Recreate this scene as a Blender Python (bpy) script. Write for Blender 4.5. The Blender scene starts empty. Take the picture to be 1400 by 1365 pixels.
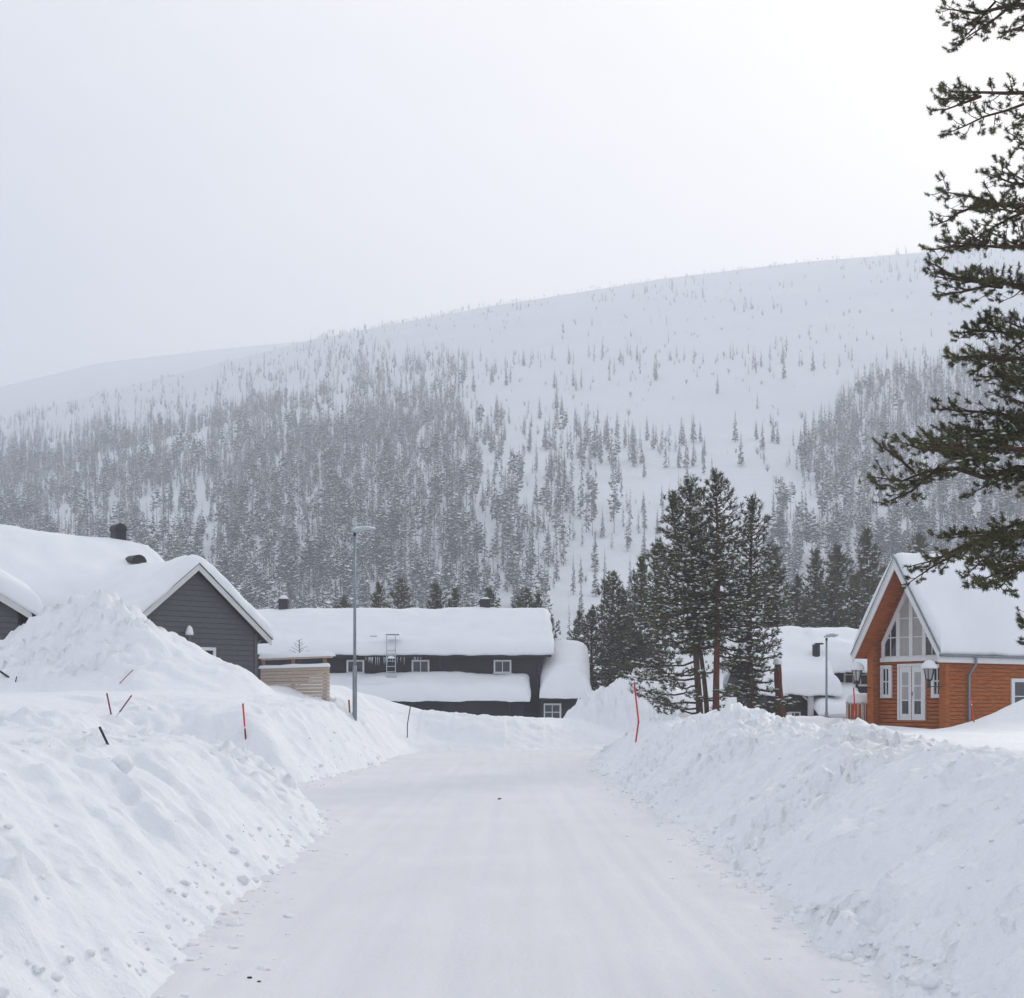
import bpy, math, random
import numpy as np
from mathutils import Vector, Matrix

# ------------------------------------------------------------------ camera, sky, sun, exposure
SC = bpy.context.scene
COL = SC.collection
EYE, FPX, HX, HY = 2.1, 1900.0, 700.0, 960.0          # eye height, focal length / principal point in photo pixels (1400 wide)
cam_d = bpy.data.cameras.new("camera")
cam = bpy.data.objects.new("camera", cam_d)
COL.objects.link(cam)
cam.location = (0, 0, EYE)
cam.rotation_euler = (math.radians(90), 0, 0)
cam_d.sensor_width = 36.0
cam_d.lens = FPX / 1400.0 * 36.0
cam_d.shift_y = (HY - 682.5) / 1400.0
cam_d.clip_start, cam_d.clip_end = 0.1, 12000.0
SC.camera = cam

SUN_EL, SUN_AZ = math.radians(21.0), math.radians(29.0)   # azimuth to the right of the view axis
sun_dir = Vector((math.sin(SUN_AZ) * math.cos(SUN_EL), math.cos(SUN_AZ) * math.cos(SUN_EL), math.sin(SUN_EL)))

world = bpy.data.worlds.new("World")
SC.world = world
world.use_nodes = True
nt = world.node_tree
nt.nodes.clear()
n_out = nt.nodes.new("ShaderNodeOutputWorld")
n_bg = nt.nodes.new("ShaderNodeBackground")
n_bg.inputs["Strength"].default_value = 0.1
n_sky = nt.nodes.new("ShaderNodeTexSky")
n_sky.sky_type = 'NISHITA'
n_sky.sun_disc = False
n_sky.sun_elevation = SUN_EL
n_sky.sun_rotation = SUN_AZ
n_sky.air_density, n_sky.dust_density, n_sky.ozone_density = 1.0, 4.0, 1.0
n_tc = nt.nodes.new("ShaderNodeTexCoord")
n_dot = nt.nodes.new("ShaderNodeVectorMath"); n_dot.operation = 'DOT_PRODUCT'
n_dot.inputs[1].default_value = sun_dir
nt.links.new(n_tc.outputs["Generated"], n_dot.inputs[0])
n_max = nt.nodes.new("ShaderNodeMapRange")               # thin cloud glows around the hidden sun
n_max.inputs["From Min"].default_value = 0.55
n_max.inputs["From Max"].default_value = 1.0
n_max.interpolation_type = 'SMOOTHSTEP'
nt.links.new(n_dot.outputs["Value"], n_max.inputs["Value"])
n_noi = nt.nodes.new("ShaderNodeTexNoise")
n_noi.inputs["Scale"].default_value = 2.2
n_noi.inputs["Detail"].default_value = 4.0
n_map = nt.nodes.new("ShaderNodeMapping")
n_map.inputs["Scale"].default_value = (1.0, 1.0, 2.6)
nt.links.new(n_tc.outputs["Generated"], n_map.inputs["Vector"])
nt.links.new(n_map.outputs["Vector"], n_noi.inputs["Vector"])
n_add = nt.nodes.new("ShaderNodeMath"); n_add.operation = 'MULTIPLY_ADD'
n_add.inputs[1].default_value = 1.2
n_add.inputs[2].default_value = -0.60
nt.links.new(n_noi.outputs["Fac"], n_add.inputs[0])
n_sum = nt.nodes.new("ShaderNodeMath"); n_sum.operation = 'ADD'; n_sum.use_clamp = True
nt.links.new(n_max.outputs["Result"], n_sum.inputs[0])
nt.links.new(n_add.outputs["Value"], n_sum.inputs[1])
n_cl = nt.nodes.new("ShaderNodeMix"); n_cl.data_type = 'RGBA'
n_cl.inputs["A"].default_value = (6.4, 6.65, 7.15, 1)
n_cl.inputs["B"].default_value = (10.5, 10.1, 9.4, 1)
nt.links.new(n_sum.outputs["Value"], n_cl.inputs["Factor"])
n_mix = nt.nodes.new("ShaderNodeMix"); n_mix.data_type = 'RGBA'
n_mix.inputs["Factor"].default_value = 0.9
nt.links.new(n_sky.outputs["Color"], n_mix.inputs["A"])
nt.links.new(n_cl.outputs["Result"], n_mix.inputs["B"])
nt.links.new(n_mix.outputs["Result"], n_bg.inputs["Color"])
nt.links.new(n_bg.outputs["Background"], n_out.inputs["Surface"])

sun_d = bpy.data.lights.new("sun", 'SUN')
sun_d.energy = 2.4
sun_d.angle = math.radians(8.0)
sun_d.color = (1.0, 0.95, 0.87)
sun = bpy.data.objects.new("sun", sun_d)
COL.objects.link(sun)
sun.rotation_euler = sun_dir.to_track_quat('Z', 'Y').to_euler()

SC.view_settings.view_transform = 'Standard'
SC.view_settings.look = 'None'
SC.view_settings.exposure = 0.40
SC.view_settings.gamma = 1.0
SC.view_settings.use_curve_mapping = False
SC.render.engine = 'CYCLES'
SC.cycles.max_bounces = 6
SC.cycles.diffuse_bounces = 4
SC.cycles.glossy_bounces = 2
SC.cycles.volume_bounces = 2
SC.cycles.transparent_max_bounces = 4
SC.cycles.use_denoising = True
SC.cycles.caustics_reflective = False
SC.cycles.caustics_refractive = False

# ------------------------------------------------------------------ helpers
def pix(px, py, Y):
    return Vector(((px - HX) / FPX * Y, Y, EYE + (HY - py) / FPX * Y))

def _hash(ix, iy, seed):
    h = (ix.astype(np.int64) * 374761393 + iy.astype(np.int64) * 668265263 + seed * 974634777) & 0xFFFFFFFF
    h = ((h ^ (h >> 13)) * 1274126177) & 0xFFFFFFFF
    h = ((h ^ (h >> 16)) * 2246822519) & 0xFFFFFFFF
    return ((h ^ (h >> 15)) & 0xFFFFFF) / float(0xFFFFFF)

def vnoise(x, y, seed=0):
    """smooth value noise in -1..1"""
    x = np.asarray(x, float); y = np.asarray(y, float)
    ix, iy = np.floor(x), np.floor(y)
    fx, fy = x - ix, y - iy
    fx = fx * fx * fx * (fx * (fx * 6 - 15) + 10)
    fy = fy * fy * fy * (fy * (fy * 6 - 15) + 10)
    a = _hash(ix, iy, seed); b = _hash(ix + 1, iy, seed)
    c = _hash(ix, iy + 1, seed); d = _hash(ix + 1, iy + 1, seed)
    return (a + (b - a) * fx + (c - a) * fy + (a - b - c + d) * fx * fy) * 2 - 1

def fbm(x, y, seed=0, octv=4, gain=0.5):
    s, a, f, t = 0.0, 1.0, 1.0, 0.0
    for k in range(octv):
        ca, sa = math.cos(0.6 * k), math.sin(0.6 * k)
        s = s + a * vnoise((x * ca - y * sa) * f + 17.3 * k, (x * sa + y * ca) * f - 9.1 * k, seed + k)
        t += a; a *= gain; f *= 2.03
    return s / t

def sstep(a, b, x):
    t = np.clip((np.asarray(x, float) - a) / (np.asarray(b) - a), 0, 1)
    return t * t * (3 - 2 * t)

def mesh_np(name, V, polys, mats=None, smooth=False):
    """polys: list of (k, n) index arrays; mats: list of material indices, one per poly array"""
    V = np.asarray(V, np.float32)
    polys = [np.asarray(p, np.int32) for p in polys if len(p)]
    me = bpy.data.meshes.new(name)
    me.vertices.add(len(V))
    me.vertices.foreach_set("co", V.ravel())
    loops = np.concatenate([p.ravel() for p in polys])
    tot = np.concatenate([np.full(len(p), p.shape[1], np.int32) for p in polys])
    start = np.concatenate([[0], np.cumsum(tot)[:-1]]).astype(np.int32)
    me.loops.add(len(loops))
    me.loops.foreach_set("vertex_index", loops)
    me.polygons.add(len(tot))
    me.polygons.foreach_set("loop_start", start)
    me.polygons.foreach_set("loop_total", tot)
    if mats is not None:
        mi = np.concatenate([np.full(len(p), m, np.int32) if np.isscalar(m) else np.asarray(m, np.int32) for p, m in zip(polys, mats)])
        me.polygons.foreach_set("material_index", mi)
    me.polygons.foreach_set("use_smooth", np.full(len(tot), smooth, bool))
    me.update(calc_edges=True)
    me.validate()
    return me

class MB:
    """collects boxes, tubes and free polygons into one mesh"""
    def __init__(s): s.v = []; s.p = {}; s.n = 0
    def add(s, V, F):
        V = np.asarray(V, float)
        for f in F: s.p.setdefault(len(f), []).append([i + s.n for i in f])
        s.v.append(V); s.n += len(V); return s
    def box(s, x0, x1, y0, y1, z0, z1):
        V = [(x, y, z) for z in (z0, z1) for y in (y0, y1) for x in (x0, x1)]
        return s.add(V, [(0, 2, 3, 1), (4, 5, 7, 6), (0, 1, 5, 4), (2, 6, 7, 3), (0, 4, 6, 2), (1, 3, 7, 5)])
    def prism(s, poly, y0, y1):
        """polygon in x,z (counter-clockwise seen from -y) extruded along y"""
        n = len(poly)
        V = [(x, y0, z) for x, z in poly] + [(x, y1, z) for x, z in poly]
        F = [tuple(range(n)), tuple(range(2 * n - 1, n - 1, -1))] + [(i, i + n, (i + 1) % n + n, (i + 1) % n) for i in range(n)]
        return s.add(V, F)
    def prism_x(s, poly, x0, x1):
        """polygon in y,z extruded along x"""
        n = len(poly)
        V = [(x0, y, z) for y, z in poly] + [(x1, y, z) for y, z in poly]
        F = [tuple(range(n)), tuple(range(2 * n - 1, n - 1, -1))] + [(i, i + n, (i + 1) % n + n, (i + 1) % n) for i in range(n)]
        return s.add(V, F)
    def bar(s, a, b, w, t, up=(0, 0, 1)):
        """rectangular bar from a to b"""
        a, b = Vector(a), Vector(b); d = (b - a).normalized()
        u = d.cross(Vector(up)).normalized(); v = u.cross(d)
        V = []
        for p in (a, b):
            for i, j in ((-1, -1), (1, -1), (1, 1), (-1, 1)): V.append(p + u * (i * w / 2) + v * (j * t / 2))
        return s.add([tuple(q) for q in V], [(3, 2, 1, 0), (4, 5, 6, 7), (0, 1, 5, 4), (1, 2, 6, 5), (2, 3, 7, 6), (3, 0, 4, 7)])
    def tube(s, pts, rad, sides=8, cap=True):
        V, F = tube_np(pts, rad, sides)
        s.add(V, [tuple(f) for f in F])
        if cap:
            n = len(V); s.p.setdefault(sides, []).append([s.n - n + i for i in range(sides - 1, -1, -1)])
            s.p[sides].append([s.n - sides + i for i in range(sides)])
        return s
    def lathe(s, prof, c=(0, 0, 0), sides=12):
        V = []; F = []
        for r, z in prof:
            for k in range(sides):
                a = 2 * math.pi * k / sides; V.append((c[0] + r * math.cos(a), c[1] + r * math.sin(a), c[2] + z))
        for i in range(len(prof) - 1):
            for k in range(sides):
                F.append((i * sides + k, i * sides + (k + 1) % sides, (i + 1) * sides + (k + 1) % sides, (i + 1) * sides + k))
        F.append(tuple(range(sides - 1, -1, -1))); F.append(tuple((len(prof) - 1) * sides + k for k in range(sides)))
        return s.add(V, F)
    def build(s, name, mat, parent=None, smooth=False):
        me = mesh_np(name, np.concatenate(s.v), [np.array(p) for p in s.p.values()], smooth=smooth)
        return link(name, me, mat, parent)

def tube_np(pts, rad, sides):
    P = np.asarray(pts, float); R = np.broadcast_to(np.asarray(rad, float), (len(P),))
    T = np.gradient(P, axis=0); T /= np.linalg.norm(T, axis=1, keepdims=True) + 1e-9
    ref = np.array([0, 0, 1.0]) if abs(T[:, 2]).mean() < 0.85 else np.array([1.0, 0, 0])
    U = np.cross(T, ref); U /= np.linalg.norm(U, axis=1, keepdims=True) + 1e-9
    W = np.cross(T, U)
    a = np.arange(sides) * 2 * math.pi / sides
    V = P[:, None, :] + R[:, None, None] * (np.cos(a)[None, :, None] * U[:, None, :] + np.sin(a)[None, :, None] * W[:, None, :])
    F = []
    i = np.arange(len(P) - 1)[:, None] * sides; k = np.arange(sides)[None, :]; k2 = (k + 1) % sides
    F = np.stack([i + k, i + k2, i + sides + k2, i + sides + k], -1).reshape(-1, 4)[:, ::-1]
    return V.reshape(-1, 3), F

def link(name, me, mat=None, parent=None):
    o = bpy.data.objects.new(name, me)
    COL.objects.link(o)
    if mat is not None:
        for m in (mat if isinstance(mat, (list, tuple)) else [mat]):
            me.materials.append(m)
    if parent is not None: o.parent = parent
    return o

def empty(name, loc, rz=0.0):
    o = bpy.data.objects.new(name, None)
    COL.objects.link(o)
    o.location = loc; o.rotation_euler = (0, 0, rz); o.empty_display_size = 0.3
    return o

def tag(o, label=None, cat=None, group=None, kind=None):
    if label: o["label"] = label
    if cat: o["category"] = cat
    if group: o["group"] = group
    if kind: o["kind"] = kind
    return o

def copy_tree(o, parent=None):
    c = o.copy(); COL.objects.link(c); c.parent = parent
    for ch in list(o.children): copy_tree(ch, c)
    return c

# ------------------------------------------------------------------ materials
def new_mat(name):
    m = bpy.data.materials.new(name); m.use_nodes = True
    t = m.node_tree
    return m, t, t.nodes["Principled BSDF"]

def N(t, kind, **kw):
    n = t.nodes.new(kind)
    for k, v in kw.items():
        if k in n.inputs: n.inputs[k].default_value = v
        else: setattr(n, k, v)
    return n

def mat_noise(name, c1, c2, scale=8.0, stretch=(1, 1, 1), rough=0.7, bump=0.2, bscale=None, dist=0.02, detail=5.0, metal=0.0, spec=0.4, coord="Object"):
    m, t, b = new_mat(name)
    tc = N(t, "ShaderNodeTexCoord"); mp = N(t, "ShaderNodeMapping", Scale=stretch)
    t.links.new(tc.outputs[coord], mp.inputs["Vector"])
    n1 = N(t, "ShaderNodeTexNoise", Scale=scale, Detail=detail, Roughness=0.6)
    t.links.new(mp.outputs["Vector"], n1.inputs["Vector"])
    r = N(t, "ShaderNodeValToRGB")
    r.color_ramp.elements[0].position, r.color_ramp.elements[1].position = 0.3, 0.7
    r.color_ramp.elements[0].color = (*c1, 1); r.color_ramp.elements[1].color = (*c2, 1)
    t.links.new(n1.outputs["Fac"], r.inputs["Fac"]); t.links.new(r.outputs["Color"], b.inputs["Base Color"])
    b.inputs["Roughness"].default_value = rough; b.inputs["Metallic"].default_value = metal
    b.inputs["Specular IOR Level"].default_value = spec
    if bump:
        n2 = N(t, "ShaderNodeTexNoise", Scale=bscale or scale * 3, Detail=6.0, Roughness=0.65)
        t.links.new(mp.outputs["Vector"], n2.inputs["Vector"])
        bp = N(t, "ShaderNodeBump", Strength=bump, Distance=dist)
        t.links.new(n2.outputs["Fac"], bp.inputs["Height"]); t.links.new(bp.outputs["Normal"], b.inputs["Normal"])
    return m

M = {}
M["snow"] = mat_noise("snow", (0.84, 0.855, 0.885), (0.89, 0.90, 0.92), 1.3, bump=0.8, bscale=7.0, dist=0.05, rough=0.62, spec=0.25)
M["roof_snow"] = mat_noise("roof_snow", (0.83, 0.845, 0.875), (0.88, 0.89, 0.91), 0.7, bump=0.25, bscale=2.0, dist=0.05, rough=0.65, spec=0.2)
M["chunk_snow"] = mat_noise("chunk_snow", (0.86, 0.87, 0.895), (0.90, 0.91, 0.925), 6.0, bump=0.6, bscale=18.0, dist=0.03, rough=0.65, spec=0.2)
M["tree_snow"] = mat_noise("tree_snow", (0.84, 0.86, 0.89), (0.88, 0.9, 0.92), 3.0, bump=0, rough=0.8, spec=0.1)
M["hill_snow"] = mat_noise("hill_snow", (0.77, 0.78, 0.81), (0.83, 0.84, 0.86), 0.02, bump=0.5, bscale=0.12, dist=2.0, rough=0.75, spec=0.1)
M["white"] = mat_noise("white_paint", (0.70, 0.71, 0.72), (0.78, 0.78, 0.78), 4.0, bump=0.1, rough=0.5)
M["offwhite"] = mat_noise("offwhite_bargeboard", (0.60, 0.60, 0.58), (0.70, 0.70, 0.68), 3.0, (1, 1, 6), bump=0.15, rough=0.6)
M["grey_wood"] = mat_noise("grey_painted_wood", (0.078, 0.081, 0.086), (0.118, 0.120, 0.124), 3.0, (1, 1, 14), bump=0.3, bscale=9.0, rough=0.7)
M["dark_wood"] = mat_noise("dark_stained_wood", (0.020, 0.021, 0.024), (0.040, 0.041, 0.044), 3.0, (1, 1, 12), bump=0.35, bscale=9.0, rough=0.7)
M["black_wood"] = mat_noise("black_painted_wood", (0.016, 0.017, 0.021), (0.026, 0.027, 0.032), 3.0, (1, 1, 12), bump=0.25, bscale=9.0, rough=0.65)
M["red_wood"] = mat_noise("red_brown_log", (0.23, 0.060, 0.013), (0.50, 0.155, 0.038), 2.4, (1, 1, 10), bump=0.35, bscale=10.0, rough=0.6, spec=0.12)
M["soffit_wood"] = mat_noise("soffit_wood", (0.30, 0.078, 0.018), (0.48, 0.140, 0.036), 2.0, (8, 1, 8), bump=0.25, bscale=8.0, rough=0.55, spec=0.12)
M["raw_wood"] = mat_noise("raw_timber", (0.40, 0.32, 0.25), (0.58, 0.49, 0.41), 4.0, (1, 8, 8), bump=0.3, bscale=10.0, rough=0.75)
M["post_wood"] = mat_noise("post_timber", (0.20, 0.10, 0.05), (0.33, 0.18, 0.10), 4.0, (6, 6, 1), bump=0.3, bscale=10.0, rough=0.75)
M["metal"] = mat_noise("galvanised_steel", (0.20, 0.23, 0.26), (0.29, 0.32, 0.35), 6.0, (1, 1, 0.3), bump=0.08, rough=0.45, metal=0.55)
M["lamp_grey"] = mat_noise("lamp_housing", (0.36, 0.42, 0.45), (0.44, 0.49, 0.52), 6.0, bump=0.05, rough=0.4)
M["black_metal"] = mat_noise("black_sheet_metal", (0.012, 0.012, 0.014), (0.025, 0.025, 0.028), 6.0, bump=0.1, rough=0.45)
M["red_plastic"] = mat_noise("red_plastic", (0.50, 0.025, 0.03), (0.62, 0.05, 0.05), 5.0, bump=0.05, rough=0.4)
M["dark_red"] = mat_noise("dark_red_plastic", (0.16, 0.02, 0.025), (0.26, 0.035, 0.04), 9.0, bump=0.05, rough=0.5)
M["black_plastic"] = mat_noise("black_plastic", (0.015, 0.016, 0.018), (0.03, 0.03, 0.032), 5.0, bump=0.05, rough=0.45)
M["reflector"] = mat_noise("reflective_tape", (0.62, 0.62, 0.64), (0.75, 0.75, 0.76), 5.0, bump=0, rough=0.3)
M["bark"] = mat_noise("pine_bark", (0.060, 0.040, 0.030), (0.15, 0.095, 0.070), 9.0, (1, 1, 0.35), bump=0.8, bscale=16.0, dist=0.03, rough=0.9, spec=0.1)
M["bark_red"] = mat_noise("red_pine_bark", (0.080, 0.030, 0.020), (0.17, 0.068, 0.042), 9.0, (1, 1, 0.35), bump=0.8, bscale=16.0, dist=0.03, rough=0.9, spec=0.1)
M["twig"] = mat_noise("twig_bark", (0.050, 0.034, 0.026), (0.12, 0.075, 0.050), 14.0, bump=0.3, rough=0.9, spec=0.1)
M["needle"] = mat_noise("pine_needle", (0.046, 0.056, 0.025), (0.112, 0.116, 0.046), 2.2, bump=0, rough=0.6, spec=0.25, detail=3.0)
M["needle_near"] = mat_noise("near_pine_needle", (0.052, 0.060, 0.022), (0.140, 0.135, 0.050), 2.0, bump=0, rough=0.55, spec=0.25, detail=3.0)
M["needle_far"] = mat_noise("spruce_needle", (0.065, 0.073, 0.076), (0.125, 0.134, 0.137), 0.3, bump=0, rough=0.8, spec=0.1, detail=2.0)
M["birch"] = mat_noise("bare_twigs", (0.09, 0.08, 0.075), (0.17, 0.155, 0.15), 0.5, bump=0, rough=0.9, spec=0.1)
M["curtain"] = mat_noise("curtain_cloth", (0.34, 0.34, 0.33), (0.46, 0.46, 0.45), 6.0, (6, 6, 0.4), bump=0.3, rough=0.9)
M["dark_soil"] = mat_noise("dark_clod", (0.015, 0.013, 0.012), (0.05, 0.045, 0.04), 30.0, bump=0.5, rough=0.9)
m, t, b = new_mat("window_glass")
b.inputs["Base Color"].default_value = (0.03, 0.036, 0.042, 1); b.inputs["Roughness"].default_value = 0.06
b.inputs["Specular IOR Level"].default_value = 0.6
M["glass"] = m
m, t, b = new_mat("lantern_glass")
b.inputs["Base Color"].default_value = (0.75, 0.72, 0.70, 1); b.inputs["Roughness"].default_value = 0.25
b.inputs["Transmission Weight"].default_value = 0.6
M["lantern_glass"] = m

# packed snow of the road: faint streaks along the driving direction
m, t, b = new_mat("packed_snow")
tc = N(t, "ShaderNodeTexCoord")
mp = N(t, "ShaderNodeMapping", Scale=(2.2, 0.10, 1)); t.links.new(tc.outputs["Object"], mp.inputs["Vector"])
n1 = N(t, "ShaderNodeTexNoise", Scale=1.6, Detail=6.0, Roughness=0.6); t.links.new(mp.outputs["Vector"], n1.inputs["Vector"])
n2 = N(t, "ShaderNodeTexNoise", Scale=0.5, Detail=5.0); t.links.new(tc.outputs["Object"], n2.inputs["Vector"])
mx = N(t, "ShaderNodeMath", operation='MULTIPLY_ADD'); mx.inputs[1].default_value = 0.55
t.links.new(n1.outputs["Fac"], mx.inputs[0])
sc_ = N(t, "ShaderNodeMath", operation='MULTIPLY'); sc_.inputs[1].default_value = 0.45
t.links.new(n2.outputs["Fac"], sc_.inputs[0]); t.links.new(sc_.outputs[0], mx.inputs[2])
r = N(t, "ShaderNodeValToRGB")
r.color_ramp.elements[0].position, r.color_ramp.elements[1].position = 0.36, 0.66
r.color_ramp.elements[0].color = (0.74, 0.74, 0.76, 1); r.color_ramp.elements[1].color = (0.81, 0.81, 0.83, 1)
t.links.new(mx.outputs[0], r.inputs["Fac"]); t.links.new(r.outputs["Color"], b.inputs["Base Color"])
n3 = N(t, "ShaderNodeTexNoise", Scale=14.0, Detail=7.0, Roughness=0.7)
mp3 = N(t, "ShaderNodeMapping", Scale=(1.0, 0.45, 1)); t.links.new(tc.outputs["Object"], mp3.inputs["Vector"]); t.links.new(mp3.outputs["Vector"], n3.inputs["Vector"])
bp = N(t, "ShaderNodeBump", Strength=0.6, Distance=0.025); t.links.new(n3.outputs["Fac"], bp.inputs["Height"]); t.links.new(bp.outputs["Normal"], b.inputs["Normal"])
b.inputs["Roughness"].default_value = 0.55; b.inputs["Specular IOR Level"].default_value = 0.25
M["road"] = m

# ------------------------------------------------------------------ near ground: ploughed banks, snow field, heaps
def seg_sd(X, Y, a, b, r):
    ax, ay = a; bx, by = b
    t_ = np.clip(((X - ax) * (bx - ax) + (Y - ay) * (by - ay)) / ((bx - ax) ** 2 + (by - ay) ** 2), 0, 1)
    return np.hypot(X - ax - t_ * (bx - ax), Y - ay - t_ * (by - ay)) - r

def road_sd(X, Y):
    """distance from the cleared road, positive on the snow"""
    wob = 0.16 * fbm(X * 0.9, Y * 0.9, 5, 3) + 0.25 * vnoise(X * 0.22, Y * 0.22, 6)
    xl = np.interp(Y, [-30, 10, 22, 26.5, 28, 34, 40, 48, 55, 60], [-2.3, -2.45, -2.8, -3.7, -4.5, -5.2, -4.9, -4.3, -3.7, -3.4])
    smax = lambda a, b, k: 0.5 * (a + b + np.sqrt((a - b) ** 2 + k * k))
    main = smax(np.maximum((xl - X) * 0.97, X - 2.5), Y - 57.4, 1.6)
    side = np.maximum(np.maximum(np.abs(Y - 30.4 + 0.10 * (X + 4)) - 3.5, X + 2.0), -X - 9.0 + 0.35 * (Y - 30))
    turn = seg_sd(X, Y, (-0.2, 52.0), (10.5, 62.5), 2.7)
    return -smax(smax(-main, -side, 0.5), -turn, 1.2) + wob

def ground_z(X, Y):
    X = np.asarray(X, float); Y = np.asarray(Y, float)
    d = road_sd(X, Y)
    left = X < -0.3
    # snow field away from the road
    fl = np.interp(Y, [0, 24, 38, 58, 75, 100], [1.65, 1.62, 2.35, 2.85, 1.6, 1.0])
    fl = fl - 1.5 * sstep(-8.5, 0.0, X) * sstep(50, 62, Y)
    fr = np.interp(Y, [0, 15, 25, 45, 60, 80], [1.45, 1.35, 1.2, 1.15, 0.72, 0.7])
    F = fl + (fr - fl) * sstep(-1.5, 3.0, X)
    F = F + 0.10 * fbm(X * 0.25, Y * 0.25, 31, 3)
    # ploughed bank
    Hl = 1.66 + 0.16 * vnoise(Y * 0.35, X * 0.1, 41)
    Hl = np.where(Y > 33, np.interp(Y, [33, 40, 50, 58], [1.75, 2.0, 2.1, 1.6]), Hl - 0.42 * sstep(19.5, 26.5, Y) * sstep(-9.0, -5.5, X))
    Hr = np.interp(Y, [0, 12, 25, 34, 44], [1.5, 1.5, 1.52, 1.55, 1.45]) + 0.14 * vnoise(Y * 0.5, X * 0.15, 42)
    H = np.where(left, Hl, Hr)
    H = np.where((Y > 57) & (X > -4), np.interp(X, [-4, 3, 8], [1.7, 1.25, 1.1]), H)
    w = np.where(left, np.where(Y > 33, np.where(Y > 38, 1.7, 1.9), 2.2), 2.75) + 0.45 * vnoise(Y * 0.45, X * 0.2, 43)
    w = w + 2.4 * sstep(53, 57, Y) * sstep(-6.5, -3.0, X)
    tt = np.clip(d / w, 0, 1)
    rise = np.where(left & (Y < 27), tt ** 0.85, tt)
    rise = rise * rise * (3 - 2 * rise) * 0.55 + (1 - (1 - rise) ** 1.7) * 0.45
    flat = sstep(0.0, np.where(left & (Y > 36), 2.4, 3.4), d - w)
    top = H + (F - H) * flat
    z = -0.07 + rise * (top + 0.07)
    # mounds and heaps
    def hump(cx, cy, rx, ry, h, p=2.0):
        q = np.hypot((X - cx) / rx, (Y - cy) / ry)
        return h * np.clip(1 - q, 0, 1) ** p if p != 2.0 else h * np.exp(-2.2 * q * q)
    z = z + hump(5.9, 33.5, 2.0, 2.4, 0.42)
    z = z + hump(18.3, 46.5, 3.6, 3.2, 1.35)
    z = z + hump(13.4, 50.2, 2.6, 1.5, 0.28)
    z = z + hump(-3.2, 36.5, 2.2, 2.8, 0.0)
    hxw = X + 0.5 * fbm(X * 0.6, Y * 0.6, 56, 3); hyw = Y + 0.5 * fbm(X * 0.6, Y * 0.6, 57, 3)
    q = np.hypot((hxw + 13.3) / np.where(hxw > -13.3, 5.75, 5.2), (hyw - 44.0) / np.where(hyw < 44.0, 4.6, 6.0))
    heap = 3.2 * np.clip(1 - q, 0, 1) ** 1.08
    heap = np.minimum(heap, 2.45 + 0.35 * fbm(X * 0.9, Y * 0.9, 55, 3)) + 0.25 * np.exp(-(np.hypot(X + 13.0, Y - 43.6) / 1.1) ** 2)
    hm = sstep(0.05, 0.7, heap)
    z = z + heap
    q2 = np.hypot((X - 6.6) / 4.3, (Y - 68.0) / 3.6)
    heap2 = 2.75 * np.clip(1 - q2, 0, 1) ** 0.8
    z = z + heap2
    hm2 = sstep(0.05, 0.7, heap2)
    # lumps: strong on the bank faces and the heaps, faint on the untouched snow
    rough = sstep(-0.3, 0.4, d) * (1 - sstep(w + 0.2, w + 2.4, d))
    heapm = np.maximum(hm * (1 - 0.8 * sstep(-11.8, -10.2, X)), hm2)
    rough = np.maximum(rough, heapm)
    r1 = fbm(X * 1.5, Y * 1.5, 61, 4)
    r2 = fbm(X * 4.2, Y * 4.2, 71, 3)
    lump = 1.1 * (0.45 - np.abs(vnoise(X * 2.6, Y * 2.6, 81))) + 0.65 * (0.45 - np.abs(vnoise(X * 5.3, Y * 5.3, 82))) + 0.35 * (0.45 - np.abs(vnoise(X * 9.7, Y * 9.7, 83)))
    nearl = left & (Y < 27)
    s_ang = (Y + 0.55 * X) * 1.7
    streak = np.where(nearl, vnoise(s_ang, d * 0.45, 91) + 0.6 * vnoise(s_ang * 2.6, d * 0.8, 92), vnoise(Y * 2.4, d * 0.55, 93) * 0.7)
    slope_m = sstep(0.25, 0.9, d) * (1 - sstep(w - 0.5, w + 0.3, d))
    right_f = np.where(left, np.where(Y > 52, 0.45, 1.1), np.where(Y > 52, 0.5, 1.2))
    lump = lump + np.where(left, 0.0, 0.55 * (0.45 - np.abs(vnoise(X * 7.1 + 3, Y * 7.1, 85))))
    patchy = right_f * 0.55 + 0.85 * right_f * sstep(-0.35, 0.45, fbm(X * 0.5, Y * 0.5, 84, 2))
    z = z + rough * (np.where(Y > 52, 0.07, 0.11) * r1 + patchy * (0.06 * r2 + 0.12 * lump)) + heapm * (0.17 * r1 + 0.19 * lump) + np.where(nearl, 0.105, np.where(Y > 52, 0.05, 0.08)) * slope_m * streak
    z = z + (1 - rough) * sstep(0.5, 2, d) * (0.035 * fbm(X * 0.8, Y * 0.8, 101, 3) + 0.008 * r2)
    return z

def seg(*stops):
    out = []
    for (a, b, s) in stops: out.append(np.arange(a, b, s))
    out.append([stops[-1][1]])
    return np.concatenate(out)

def grid_mesh(name, xs, ys, fn):
    Xg, Yg = np.meshgrid(xs, ys)
    Z = fn(Xg, Yg)
    V = np.stack([Xg, Yg, Z], -1).reshape(-1, 3)
    nx, ny = len(xs), len(ys)
    i = np.arange(ny - 1)[:, None] * nx + np.arange(nx - 1)[None, :]
    F = np.stack([i, i + 1, i + nx + 1, i + nx], -1).reshape(-1, 4)
    return mesh_np(name, V, [F], smooth=True)

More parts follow.
